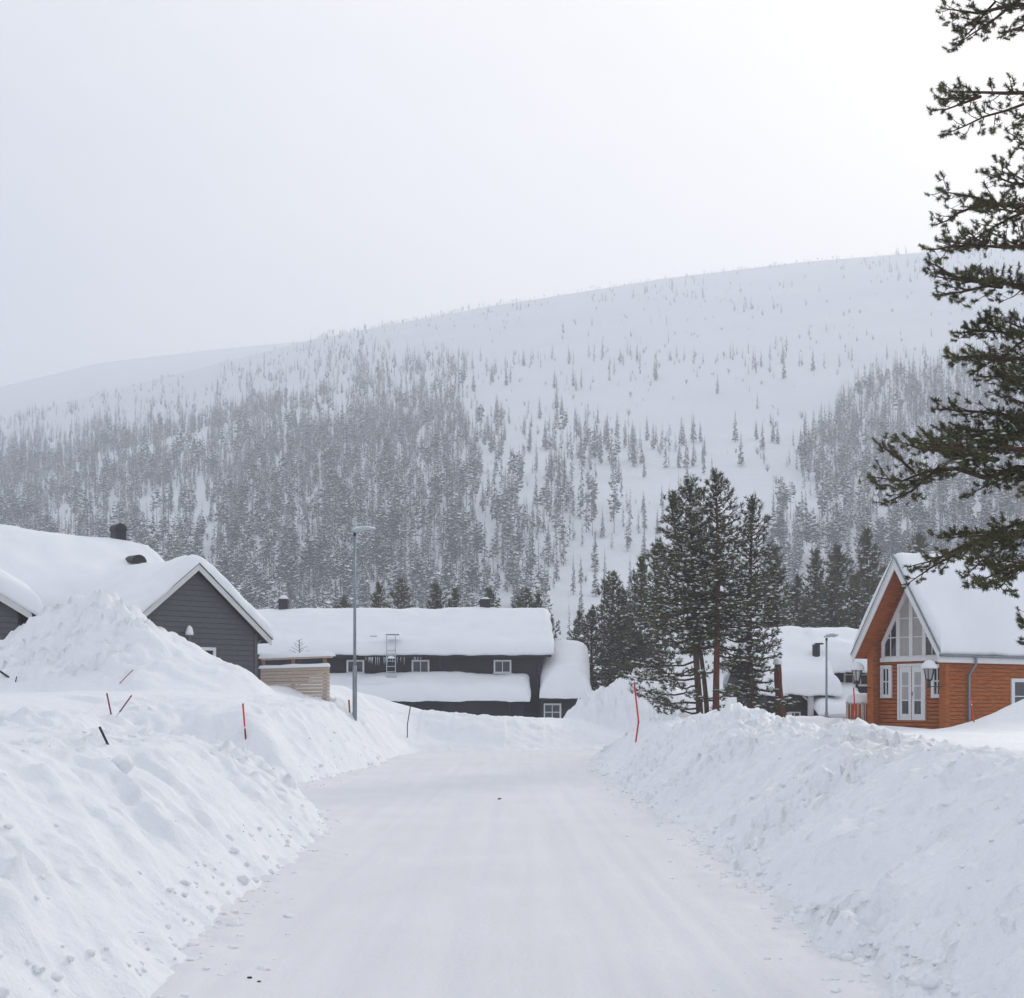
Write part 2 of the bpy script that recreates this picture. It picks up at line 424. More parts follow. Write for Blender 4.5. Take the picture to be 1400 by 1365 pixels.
gx = seg((-75, -30, 0.9), (-30, -19, 0.4), (-19, -7.5, 0.095), (-7.5, 8.5, 0.066), (8.5, 20, 0.16), (20, 75, 0.8))
gy = seg((-14, 6.5, 0.5), (6.5, 16, 0.06), (16, 32, 0.095), (32, 63, 0.15), (63, 74, 0.3), (74, 150, 1.2))
g = link("snow_ground", grid_mesh("snow_ground", gx, gy, ground_z), M["snow"])
tag(g, "deep white snow field with ploughed banks along the road", None, None, "structure")

def hit(px, py, ymin=6.0, ymax=120.0):
    """where the ray through a photo pixel meets the snow"""
    Ys = np.arange(ymin, ymax, 0.05)
    Zr = EYE + (HY - py) / FPX * Ys
    Zg = ground_z((px - HX) / FPX * Ys, Ys)
    k = np.nonzero(Zr <= Zg)[0]
    Y = Ys[k[0]] if len(k) else ymax
    return Vector(((px - HX) / FPX * Y, Y, EYE + (HY - py) / FPX * Y))

def gz(x, y): return float(ground_z(np.array([x]), np.array([y]))[0])

def road_z(X, Y):
    z = 0.012 * fbm(X * 0.7, Y * 0.25, 201, 3) + 0.006 * fbm(X * 3, Y * 1.2, 202, 3)
    for xc, dep, wd in ((-1.35, 0.014, 0.20), (0.35, 0.012, 0.20), (1.32, 0.016, 0.09), (1.70, 0.014, 0.075), (-0.6, 0.010, 0.10), (-2.0, 0.016, 0.08), (0.75, 0.012, 0.07)):
        c = xc + 0.22 * np.sin(Y * 0.09 + xc) + 0.05 * vnoise(Y * 0.3, Y * 0 + xc, 203)
        z = z - dep * np.exp(-((X - c) / wd) ** 2) + 0.5 * dep * np.exp(-((X - c - 2.2 * wd) / wd) ** 2)
    d = road_sd(X, Y)
    z = z + 0.05 * sstep(-0.7, 0.3, d) * (1 + np.clip(vnoise(X * 3.5, Y * 3.5, 204), -0.4, 1))
    return z - 1.2 * sstep(0.9, 2.0, d)
rx = seg((-40, -7.5, 0.4), (-7.5, 4.2, 0.07), (4.2, 15, 0.35))
ry = seg((-14, 6.5, 0.5), (6.5, 20, 0.10), (20, 40, 0.2), (40, 66, 0.3))
rd = link("road", grid_mesh("road", rx, ry, road_z), M["road"])
tag(rd, "wide road of packed snow with faint tyre tracks", None, None, "structure")

# ------------------------------------------------------------------ far ground and fells
def _e(pts, x): return np.interp(x, [p[0] for p in pts], [(HY - p[1]) / FPX for p in pts])
RIDGE = [(-700, 700), (-300, 630), (0, 574), (200, 522), (430, 464), (660, 420), (900, 382), (1100, 358), (1280, 343), (1450, 334), (1800, 330), (2300, 420)]
RIDGE2 = [(-700, 640), (-300, 585), (0, 528), (130, 496), (280, 478), (430, 464), (600, 455), (900, 470), (1400, 560)]
D1, D2, Y0 = 1050.0, 1850.0, 235.0
def hill_z(X, Y):
    X = np.asarray(X, float); Y = np.asarray(Y, float)
    px = HX + FPX * X / np.maximum(Y, 150.0)
    top = _e(RIDGE, px) * D1 + EYE
    t_ = np.clip((Y - Y0) / (D1 - Y0), 0, 1)
    und = 7.0 * fbm(X * 0.006, Y * 0.006, 301, 4) * np.clip(t_ * 5, 0, 1) * np.clip((1.02 - t_) * 4, 0.12, 1)
    z1 = 0.5 + (top - 0.5) * t_ ** 1.12 + und
    z1 = np.where(Y > D1, top * (1 - 0.00045 * (Y - D1)) + und, z1)
    top2 = _e(RIDGE2, px) * D2 + EYE
    z2 = top2 * np.clip((Y - 1100) / (D2 - 1100), 0, 1) ** 0.9 - np.clip(Y - D2, 0, 1e9) * 0.05
    z = np.maximum(z1, z2)
    return np.where(Y < 150, -1.2, z - 1.2 * (1 - sstep(150, 200, Y)))
hx = seg((-1500, -600, 30), (-600, 600, 10), (600, 1500, 30))
hy = seg((-500, 100, 100), (100, 300, 10), (300, 1120, 11), (1120, 2100, 25))
h_ = link("hills", grid_mesh("hills", hx, hy, hill_z), M["hill_snow"])
tag(h_, "long snow covered fell rising behind the village", None, None, "structure")

# the snowy air between the village and the fell
hb = MB().box(-1530, 1530, -530, 2130, -2.4, 560)
hz = hb.build("haze", None)
m = bpy.data.materials.new("haze_air"); m.use_nodes = True
t = m.node_tree; t.nodes.clear()
o_ = t.nodes.new("ShaderNodeOutputMaterial"); v_ = t.nodes.new("ShaderNodeVolumePrincipled")
v_.inputs["Color"].default_value = (0.79, 0.825, 0.90, 1); v_.inputs["Density"].default_value = 0.00095
v_.inputs["Anisotropy"].default_value = 0.3
t.links.new(v_.outputs["Volume"], o_.inputs["Volume"])
hz.data.materials.append(m)
tag(hz, "pale snowy haze filling the valley air", None, None, "stuff")

# ------------------------------------------------------------------ roof snow
def snow_cap(name, parent, x0, x1, y0, y1, fn, T, r, seed, nx=60, ny=40, jit=0.12, amp=0.06, thick=None, ridge=0.35, mat=None, bulge=0.0):
    """cushion of snow on a roof; fn(x, y, e) is the roof height with its ridge rounded by e"""
    u = np.linspace(0, 1, nx + 1); v = np.linspace(0, 1, ny + 1)
    # finer towards the edges
    u = 0.5 - 0.5 * np.cos(math.pi * u) * (0.35 + 0.65 * np.abs(np.cos(math.pi * u)) ** 0.5) if False else 0.5 - 0.5 * np.cos(math.pi * u)
    v = 0.5 - 0.5 * np.cos(math.pi * v)
    U, W = np.meshgrid(u, v)
    X = x0 + (x1 - x0) * U; Y = y0 + (y1 - y0) * W
    jx = jit * fbm(Y * 1.3, X * 0 + seed, seed, 3); jy = jit * fbm(X * 1.3, Y * 0 + seed, seed + 9, 3)
    X = X + jx * (2 * U - 1) * np.abs(2 * U - 1); Y = Y + jy * (2 * W - 1) * np.abs(2 * W - 1)
    d = np.minimum(np.minimum((X - X[:, :1]), (X[:, -1:] - X)), np.minimum(Y - Y[:1], Y[-1:] - Y))
    k = np.clip(d / r, 0, 1)
    prof = np.sqrt(np.clip(1 - (1 - k) ** 2, 0, 1))
    Tt = T * (1 + 0.30 * fbm(X * 0.35, Y * 0.35, seed + 3, 3) + 0.10 * fbm(X * 0.5 + Y * 0.2, Y * 2.2, seed + 4, 3))
    if thick is not None: Tt = Tt + thick(X, Y)
    top = fn(X, Y, ridge) + 0.02 + prof * (Tt + amp * fbm(X * 0.9, Y * 0.9, seed + 5, 3))
    bot = fn(X, Y, 0.0) + 0.012
    n = X.size
    Vt = np.stack([X, Y, np.maximum(top, bot + 0.004)], -1).reshape(-1, 3); Vb = np.stack([X, Y, bot], -1).reshape(-1, 3)
    w_ = nx + 1
    i = (np.arange(ny)[:, None] * w_ + np.arange(nx)[None, :])
    Ft = np.stack([i, i + 1, i + w_ + 1, i + w_], -1).reshape(-1, 4)
    Fb = Ft[:, ::-1] + n
    ring = np.concatenate([np.arange(w_), np.arange(1, ny + 1) * w_ + nx, ny * w_ + np.arange(nx - 1, -1, -1), np.arange(ny - 1, 0, -1) * w_])
    r2 = np.roll(ring, -1)
    Fs = np.stack([ring + n, r2 + n, r2, ring], -1)
    return link(name, mesh_np(name, np.concatenate([Vt, Vb]), [Ft, Fb, Fs], smooth=True), mat or M["roof_snow"], parent)

def blob(rng, c, rx, ry, rz, n=(10, 6)):
    """a rounded lump of snow, flat below"""
    nu, nv = n
    V = [(c[0], c[1], c[2] + rz)]
    for j in range(1, nv + 1):
        ph = math.pi * 0.5 * j / nv
        for k in range(nu):
            a = 2 * math.pi * k / nu
            s = 1 + rng.uniform(-0.08, 0.08)
            V.append((c[0] + rx * s * math.sin(ph) * math.cos(a), c[1] + ry * s * math.sin(ph) * math.sin(a), c[2] + rz * math.cos(ph)))
    F = [(0, 1 + k, 1 + (k + 1) % nu) for k in range(nu)]
    for j in range(nv - 1):
        for k in range(nu):
            a = 1 + j * nu; F.append((a + k, a + nu + k, a + nu + (k + 1) % nu, a + (k + 1) % nu))
    F.append(tuple(1 + (nv - 1) * nu + k for k in range(nu - 1, -1, -1)))
    return V, F

def window(parent, cx, z0, w, h, y, cols=2, rows=2, fr=0.09, glass="glass", sill=True, name="window"):
    """casement in a wall that faces -y; frame, glazing bars and one pane per light"""
    f = MB()
    f.box(cx - w / 2, cx + w / 2, y - 0.05, y + 0.03, z0 + h - fr, z0 + h)
    f.box(cx - w / 2, cx + w / 2, y - 0.05, y + 0.03, z0, z0 + fr)
    f.box(cx - w / 2, cx - w / 2 + fr, y - 0.048, y + 0.03, z0 + fr, z0 + h - fr)
    f.box(cx + w / 2 - fr, cx + w / 2, y - 0.048, y + 0.03, z0 + fr, z0 + h - fr)
    fo = f.build(name, M["white"], parent)
    iw, ih = w - 2 * fr, h - 2 * fr
    bar = 0.045
    b_ = MB()
    for i in range(1, cols):
        x = cx - iw / 2 + iw * i / cols; b_.box(x - bar / 2, x + bar / 2, y - 0.03, y + 0.02, z0 + fr, z0 + h - fr)
    for j in range(1, rows):
        z = z0 + fr + ih * j / rows; b_.box(cx - iw / 2, cx + iw / 2, y - 0.028, y + 0.018, z - bar / 2, z + bar / 2)
    if b_.n: b_.build("glazing_bar", M["white"], fo)
    for i in range(cols):
        for j in range(rows):
            xa = cx - iw / 2 + iw * i / cols; za = z0 + fr + ih * j / rows
            MB().box(xa, xa + iw / cols, y - 0.005, y + 0.012, za, za + ih / rows).build("pane", M[glass], fo)
    if sill: MB().box(cx - w / 2 - 0.05, cx + w / 2 + 0.05, y - 0.10, y - 0.0505, z0 - 0.03, z0 + 0.02).build("sill", M["white"], fo)
    return fo

def boards(parent, x0, x1, y, z0, z1, course, mat, t=0.035, half=None, cx=0.0, name="board", step=None):
    """lapped horizontal boards on a wall that faces -y, each its own piece; half(z) trims them to a gable"""
    z = z0
    while z < z1 - 0.02:
        zt = min(z + course - 0.012, z1)
        if half is None: a0, b0, a1, b1 = x0, x1, x0, x1
        else:
            h0, h1 = half(z), half(zt)
            if h0 <= 0.03: break
            h1 = max(h1, 0.01)
            a0, b0, a1, b1 = cx - h0, cx + h0, cx - h1, cx + h1
        V = [(a0, y - t, z), (b0, y - t, z), (b1, y - t * 0.35, zt), (a1, y - t * 0.35, zt), (a0, y + 0.01, z), (b0, y + 0.01, z), (b1, y + 0.01, zt), (a1, y + 0.01, zt)]
        MB().add(V, [(0, 1, 2, 3), (7, 6, 5, 4), (0, 4, 5, 1), (3, 2, 6, 7), (0, 3, 7, 4), (1, 5, 6, 2)]).build(name, mat, parent)
        z += course

def log_wall(x0, x1, y, z0, z1, course=0.16, bulge=0.025, half=None, cx=0.0):
    """profile of stacked round-faced logs as one wall mesh facing -y, with depth behind it"""
    b_ = MB(); z = z0
    while z < z1 - 0.02:
        zt = min(z + course, z1)
        zs = [z, z + 0.022, z + (zt - z) * 0.5, zt - 0.022]
        ys = [y + 0.045, y - bulge * 0.6, y - bulge, y - bulge * 0.6]
        zz = zs + [zt]; yy = ys + [y + 0.045]
        V = []
        for q, w_ in zip(zz, yy):
            if half is None: a, b = x0, x1
            else: h = max(half(q), 0.005); a, b = cx - h, cx + h
            V += [(a, w_, q), (b, w_, q)]
        b_.add(V, [(2 * i, 2 * i + 1, 2 * i + 3, 2 * i + 2) for i in range(4)])
        z = zt
    return b_

# ------------------------------------------------------------------ grey house with lapped boards (left)
def grey_house():
    S = 0.834
    H = empty("grey_house", (-11.71, 52.0, 1.5), math.radians(45))
    tag(H, "large grey boarded house with white bargeboards under thick snow, behind the ploughed heap", "house")
    ap, hw, tip, y0, y1 = 5.80, 2.75, 3.25, 0.35, 8.5
    roof = lambda x, y=None, e=0.0: ap - S * np.sqrt(x * x + e * e) + S * e * 0.4
    # wing walls
    MB().prism([(-hw, -0.5), (hw, -0.5), (hw, ap - 0.2 - S * hw), (0, ap - 0.2), (-hw, ap - 0.2 - S * hw)], y0 + 0.012, y1).build("wall", M["grey_wood"], H)
    boards(H, 0, 0, y0, 0.6, ap, 0.2, M["grey_wood"], half=lambda z: min(hw, (ap - 0.24 - z) / S))
    for sx in (-1, 1):
        MB().box(sx * hw - 0.07, sx * hw + 0.07, y0 - 0.06, y0 + 0.08, -0.5, ap - 0.26 - S * hw).build("corner_board", M["grey_wood"], H)
    # roof slopes, bargeboards
    for sx in (-1, 1):
        p = [(0, ap), (sx * tip, ap - S * tip), (sx * tip, ap - S * tip - 0.19), (0, ap - 0.19)]
        if sx > 0: p = p[::-1]
        MB().prism(p, 0.045, y1).build("roof", M["dark_wood"], H)
        p = [(0, ap + 0.02), (sx * (tip + 0.03), ap + 0.02 - S * (tip + 0.03)), (sx * (tip + 0.03), ap - 0.27 - S * (tip + 0.03)), (0, ap - 0.27)]
        if sx > 0: p = p[::-1]
        MB().prism(p, 0.0, 0.042).build("bargeboard", M["offwhite"], H)
        MB().prism([(q[0], q[1] + 0.30) if i in ((0, 1) if sx < 0 else (3, 2)) else (q[0], q[1] + 0.30) for i, q in enumerate(
            [(0, ap - 0.27), (sx * (tip + 0.05), ap - 0.27 - S * (tip + 0.05)), (sx * (tip + 0.05), ap - 0.32 - S * (tip + 0.05)), (0, ap - 0.32)][::(1 if sx < 0 else -1)])], -0.03, 0.06).build("roof_edge_trim", M["black_metal"], H)
    snow_cap("roof_snow", H, -tip - 0.12, tip + 0.12, -0.06, y1, lambda x, y, e: roof(x, y, e), 0.50, 0.42, 11, 70, 60, 0.10, 0.07, ridge=0.5)
    # main block across the back
    mr, yc, hd = 7.42, 9.0, 4.3
    xa, xb = -9.0, 3.0
    mroof = lambda x, y, e=0.0: mr - S * np.sqrt((y - yc) ** 2 + e * e) + S * e * 0.4
    MB().prism_x([(yc - 3.6, -0.5), (yc - 3.6, mr - 0.3 - S * 3.6), (yc, mr - 0.3), (yc + 3.6, mr - 0.3 - S * 3.6), (yc + 3.6, -0.5)], xa + 0.3, xb - 0.3).build("rear_wall", M["grey_wood"], H)
    for sy in (-1, 1):
        p = [(yc, mr), (yc + sy * hd, mr - S * hd), (yc + sy * hd, mr - S * hd - 0.2), (yc, mr - 0.2)]
        MB().prism_x(p if sy > 0 else p[::-1], xa, xb).build("rear_roof", M["dark_wood"], H)
    drift = lambda x, y: 0.35 * np.exp(-((x + 3.5) / 3.0) ** 2 - ((y - 6.0) / 2.2) ** 2)
    snow_cap("rear_roof_snow", H, xa - 0.1, xb + 0.15, yc - hd - 0.1, yc + hd + 0.1, mroof, 0.55, 0.7, 12, 70, 50, 0.12, 0.10, thick=drift, ridge=0.9)
    # chimney with cowl, vent hood
    c = MB().box(1.46, 1.94, yc - 0.24, yc + 0.24, mr - 0.5, mr + 0.52).build("chimney", M["black_metal"], H)
    MB().box(1.42, 1.98, yc - 0.28, yc + 0.28, mr + 0.52, mr + 0.57).build("chimney_band", M["black_metal"], c)
    arch = [(1.42, mr + 0.57)] + [(1.7 - 0.27 * math.cos(a), mr + 0.60 + 0.22 * math.sin(a)) for a in np.linspace(0, math.pi, 9)] + [(1.98, mr + 0.57)]
    MB().prism(arch[::-1], yc - 0.24, yc + 0.24).build("chimney_cowl", M["black_metal"], c)
    arch = [(1.18 - 0.34 * math.cos(a), 0.30 * math.sin(a)) for a in np.linspace(0, math.pi, 9)]
    MB().prism([(x, 6.38 + z) for x, z in arch][::-1], 6.35, 7.0).build("roof_vent", M["black_metal"], H)
    # window head showing above the drift, vent pipe with a snow hat
    window(H, 0.42, 1.72, 1.0, 0.95, y0 - 0.03, 2, 2, 0.12)
    p = MB().tube([(-0.35, y0 + 0.02, 2.55), (-0.35, y0 - 0.22, 2.62), (-0.35, y0 - 0.25, 2.75), (-0.35, y0 - 0.25, 3.12)], 0.055, 8).build("vent_pipe", M["metal"], H, True)
    V, F = blob(random.Random(1), (-0.35, y0 - 0.25, 3.10), 0.15, 0.15, 0.36)
    MB().add(V, F).build("snow_hat", M["roof_snow"], p, True)
    # downpipe
    MB().tube([(hw + 0.06, y0 + 0.15, 0.5), (hw + 0.06, y0 + 0.15, 2.75), (hw + 0.35, y0 + 0.15, 3.02)], 0.04, 8).build("downpipe", M["metal"], H, True)
grey_house()

def edge_house():
    S = 0.62
    e = pix(43, 838, 47.0)
    tip, rz = 3.4, math.radians(18)
    org = Vector((e.x - tip * math.cos(rz), e.y - tip * math.sin(rz), 1.4))
    H = empty("dark_grey_house", org, rz)
    tag(H, "dark grey house corner with snowy roof at the left edge of the picture", "house")
    ap = e.z + S * tip - 1.4
    hw = 2.95
    MB().prism([(-hw, -0.5), (hw, -0.5), (hw, ap - 0.2 - S * hw), (0, ap - 0.2), (-hw, ap - 0.2 - S * hw)], 0.36, 5.5).build("wall", M["grey_wood"], H)
    boards(H, 0, 0, 0.35, 0.4, ap, 0.2, M["grey_wood"], half=lambda z: min(hw, (ap - 0.24 - z) / S))
    for sx in (-1, 1):
        p = [(0, ap), (sx * tip, ap - S * tip), (sx * tip, ap - S * tip - 0.19), (0, ap - 0.19)]
        MB().prism(p if sx < 0 else p[::-1], 0.045, 5.8).build("roof", M["dark_wood"], H)
        p = [(0, ap + 0.02), (sx * (tip + 0.02), ap + 0.02 - S * (tip + 0.02)), (sx * (tip + 0.02), ap - 0.24 - S * (tip + 0.02)), (0, ap - 0.24)]
        MB().prism(p if sx < 0 else p[::-1], 0.0, 0.042).build("bargeboard", M["offwhite"], H)
    MB().bar((tip + 0.06, 0.0, ap - S * tip - 0.02), (tip + 0.06, 5.8, ap - S * tip - 0.02), 0.13, 0.10).build("gutter", M["black_metal"], H)
    MB().tube([(tip + 0.06, 0.1, ap - S * tip - 0.05), (tip - 0.3, 0.28, ap - S * tip - 0.5), (tip - 0.38, 0.28, 0.3)], 0.045, 8).build("downpipe", M["black_metal"], H, True)
    snow_cap("roof_snow", H, -tip - 0.1, tip + 0.35, -0.1, 5.9, lambda x, y, e: ap - S * np.sqrt(x * x + e * e) + S * e * 0.4, 0.85, 0.9, 21, 50, 40, 0.12, 0.07, ridge=0.9)
edge_house()

# slatted fence between the grey house and the lamp
def slat_fence():
    p0, p1 = pix(357, 905, 52.5), pix(450, 903, 49.5)
    v = p1 - p0; L = math.hypot(v.x, v.y)
    F = empty("slatted_fence", (p0.x, p0.y, 1.6), math.atan2(v.y, v.x))
    tag(F, "weathered slatted timber fence with snow on its rails beside the grey house", "fence")
    zt = 0.5 * (p0.z + p1.z) - 1.6
    for x in (0.04, L * 0.46, L - 0.35):
        MB().box(x - 0.05, x + 0.05, 0.03, 0.13, -0.6, zt + 0.07).build("post", M["post_wood"], F)
    MB().box(-0.02, L + 0.02, 0.0, 0.16, zt + 0.075, zt + 0.13).build("top_rail", M["raw_wood"], F)
    z = zt - 0.36
    k = 0
    while z > -0.5:
        MB().box(0.0, L, -0.028 + 0.004 * (k % 2), 0.026, z, z + 0.112).build("slat", M["raw_wood"], F)
        z -= 0.126; k += 1
    snow_cap("snow_strip", F, -0.06, L + 0.06, -0.08, 0.24, lambda x, y, e: zt + 0.12 + 0 * x, 0.17, 0.13, 31, 40, 8, 0.03, 0.03)
    snow_cap("snow_strip", F, -0.03, L + 0.03, -0.10, 0.03, lambda x, y, e: zt - 0.26 + 0 * x, 0.13, 0.07, 32, 40, 8, 0.02, 0.03)
slat_fence()

# ------------------------------------------------------------------ dark two-storey house (centre)
def dark_house():
    H = empty("dark_timber_house", (0, 80.0, 0.6))
    tag(H, "long dark timber house with a broad snow roof and porch roofs below the forest", "house")
    z_ = lambda py, Y: EYE + (HY - py) / FPX * Y - 0.6
    ez, rz = z_(895, 79.4), z_(838, 84.2)
    ye, yr = -0.75, 4.3
    s = (rz - ez) / (yr - ye)
    xl, xr = -16.5, 2.25
    roof = lambda x, y, e=0.0: rz - s * np.sqrt((y - yr) ** 2 + e * e) + s * e * 0.4
    # walls
    MB().box(xl + 0.5, 1.55, 0.03, 8.4, -1.0, ez + 0.25).build("wall", M["dark_wood"], H)
    boards(H, xl + 0.5, 1.55, 0.03, 1.0, ez + 0.02, 0.19, M["dark_wood"], t=0.045)
    for q in (1.48, -4.2):
        MB().box(q, q + 0.16, -0.10, 0.02, -0.8, ez + 0.02).build("corner_post", M["dark_wood"], H)
    for sy in (-1, 1):
        p = [(yr, rz), (yr + sy * (yr - ye), ez), (yr + sy * (yr - ye), ez - 0.16), (yr, rz - 0.2)]
        MB().prism_x(p if sy > 0 else p[::-1], xl, xr).build("roof", M["black_metal"], H)
    MB().prism_x([(0.05, ez - 0.1), (0.05, ez + 0.1), (yr, rz - 0.22), (8.4, ez + 0.1), (8.4, ez - 0.1)][::-1], 1.4, 1.56).build("gable_wall", M["dark_wood"], H)
    snow_cap("roof_snow", H, xl, xr + 0.12, ye - 0.10, 2 * yr - ye, roof, 0.50, 0.50, 41, 130, 60, 0.10, 0.09, ridge=0.8)
    # upper windows
    for px in (486, 575, 687):
        x = (px - HX) / FPX * 80.0
        window(H, x, z_(921, 80) , 1.02, 0.78, -0.02, 2, 1, 0.10, glass="glass")
    # porch roof along the front
    pz, py_ = z_(957, 78.0), z_(920, 80.0)
    yp = -2.0
    s2 = (py_ - 0.35 - pz) / (0 - yp)
    proof = lambda x, y, e=0.0: pz + s2 * (np.minimum(y, 0.0) - yp)
    xa, xb = -11.6, 0.86
    MB().prism_x([(yp, pz), (yp, pz - 0.14), (0.0, pz + s2 * -yp - 0.14), (0.0, pz + s2 * -yp)], xa, xb).build("porch_roof", M["black_metal"], H)
    snow_cap("porch_roof_snow", H, xa - 0.1, xb + 0.16, yp - 0.14, -0.06, proof, 0.62, 0.62, 42, 110, 24, 0.12, 0.07)
    MB().box(xa + 0.2, 0.62, -1.35, 0.01, -1.0, pz + 0.35).build("porch_wall", M["dark_wood"], H)
    boards(H, -6.0, 0.62, -1.36, -0.4, pz - 0.02, 0.19, M["dark_wood"], t=0.04)
    MB().box(-3.9, -1.75, -1.42, -1.405, -0.4, pz - 0.12).build("garage_door", M["black_metal"], H)
    for q in (-3.95, -1.72, -0.22, 0.55):
        MB().box(q, q + 0.13, -1.48, -1.41, -0.8, pz - 0.03).build("corner_post", M["dark_wood"], H)
    # right annex
    az, at = z_(954, 78.4), z_(897, 82.0)
    ya, yb = -1.75, 2.4
    s3 = (at - az) / (yb - ya)
    aroof = lambda x, y, e=0.0: az + s3 * (y - ya)
    MB().prism_x([(ya, az), (ya, az - 0.15), (yb, at - 0.15), (yb, at)], 1.60, 4.45).build("annex_roof", M["black_metal"], H)
    snow_cap("annex_roof_snow", H, 1.58, 4.52, ya - 0.10, yb + 0.3, aroof, 1.05, 1.0, 43, 50, 50, 0.07, 0.05)
    MB().box(1.56, 3.95, -1.1, 2.6, -1.0, az + 0.3).build("annex_wall", M["dark_wood"], H)
    boards(H, 1.56, 3.95, -1.11, -0.6, az - 0.02, 0.19, M["dark_wood"], t=0.04)
    for q in (1.62, 3.80):
        MB().box(q, q + 0.18, -1.22, -1.155, -0.8, az - 0.03).build("corner_post", M["dark_wood"], H)
    MB().tube([(4.02, -1.16, -0.5), (4.02, -1.16, az - 0.1)], 0.04, 8).build("downpipe", M["black_metal"], H, True)
    window(H, (755 - HX) / FPX * 78.9, z_(986, 78.9), 1.02, 1.0, -1.16, 2, 2, 0.10)
    # roof ladder from the porch roof over the eave
    Ld = MB()
    for x in (-7.12, -6.62):
        Ld.bar((x, -1.06, pz + 0.9), (x, -1.06, ez + 1.15), 0.045, 0.045, up=(0, 1, 0))
    l_ = Ld.build("ladder", M["lamp_grey"], H)
    z = pz + 1.0
    while z < ez + 0.35:
        MB().bar((-7.09, -1.06, z), (-6.65, -1.06, z), 0.05, 0.04).build("rung", M["lamp_grey"], l_); z += 0.3
    V, F = blob(random.Random(4), (-6.87, -1.02, ez - 0.25), 0.24, 0.13, 0.16); MB().add(V, F).build("ladder_snow", M["roof_snow"], l_, True)
    MB().box(-7.2, -6.45, -0.95, -0.3, ez + 1.10, ez + 1.15).build("roof_bridge", M["metal"], H)
    MB().box(-8.1, -7.7, -0.75, -0.6, ez + 1.02, ez + 1.06).build("roof_bridge", M["metal"], H)
    # icicles on the eave
    rng = random.Random(8)
    for k in range(26):
        x = rng.uniform(-8.4, -5.2); l = rng.uniform(0.12, 0.5)
        MB().lathe([(0.018, 0), (0.012, -l * 0.5), (0.002, -l)][::-1], (x, ye + 0.02, ez - 0.15), 5).build("icicle", M["reflector"], H)
    # chimneys
    for px, w_ in ((388, 0.55), (663, 0.62)):
        x = (px - HX) / FPX * 84.3
        c = MB().box(x - w_ / 2, x + w_ / 2, yr - 0.3, yr + 0.3, rz - 0.3, rz + 0.82).build("chimney", M["black_metal"], H)
        MB().box(x - w_ / 2 - 0.06, x + w_ / 2 + 0.06, yr - 0.36, yr + 0.36, rz + 0.62, rz + 0.70).build("chimney_band", M["black_metal"], c)
        V, F = blob(random.Random(px), (x, yr, rz + 0.82), w_ * 0.5, 0.28, 0.12 if px > 500 else 0.26); MB().add(V, F).build("chimney_snow", M["roof_snow"], c, True)
dark_house()

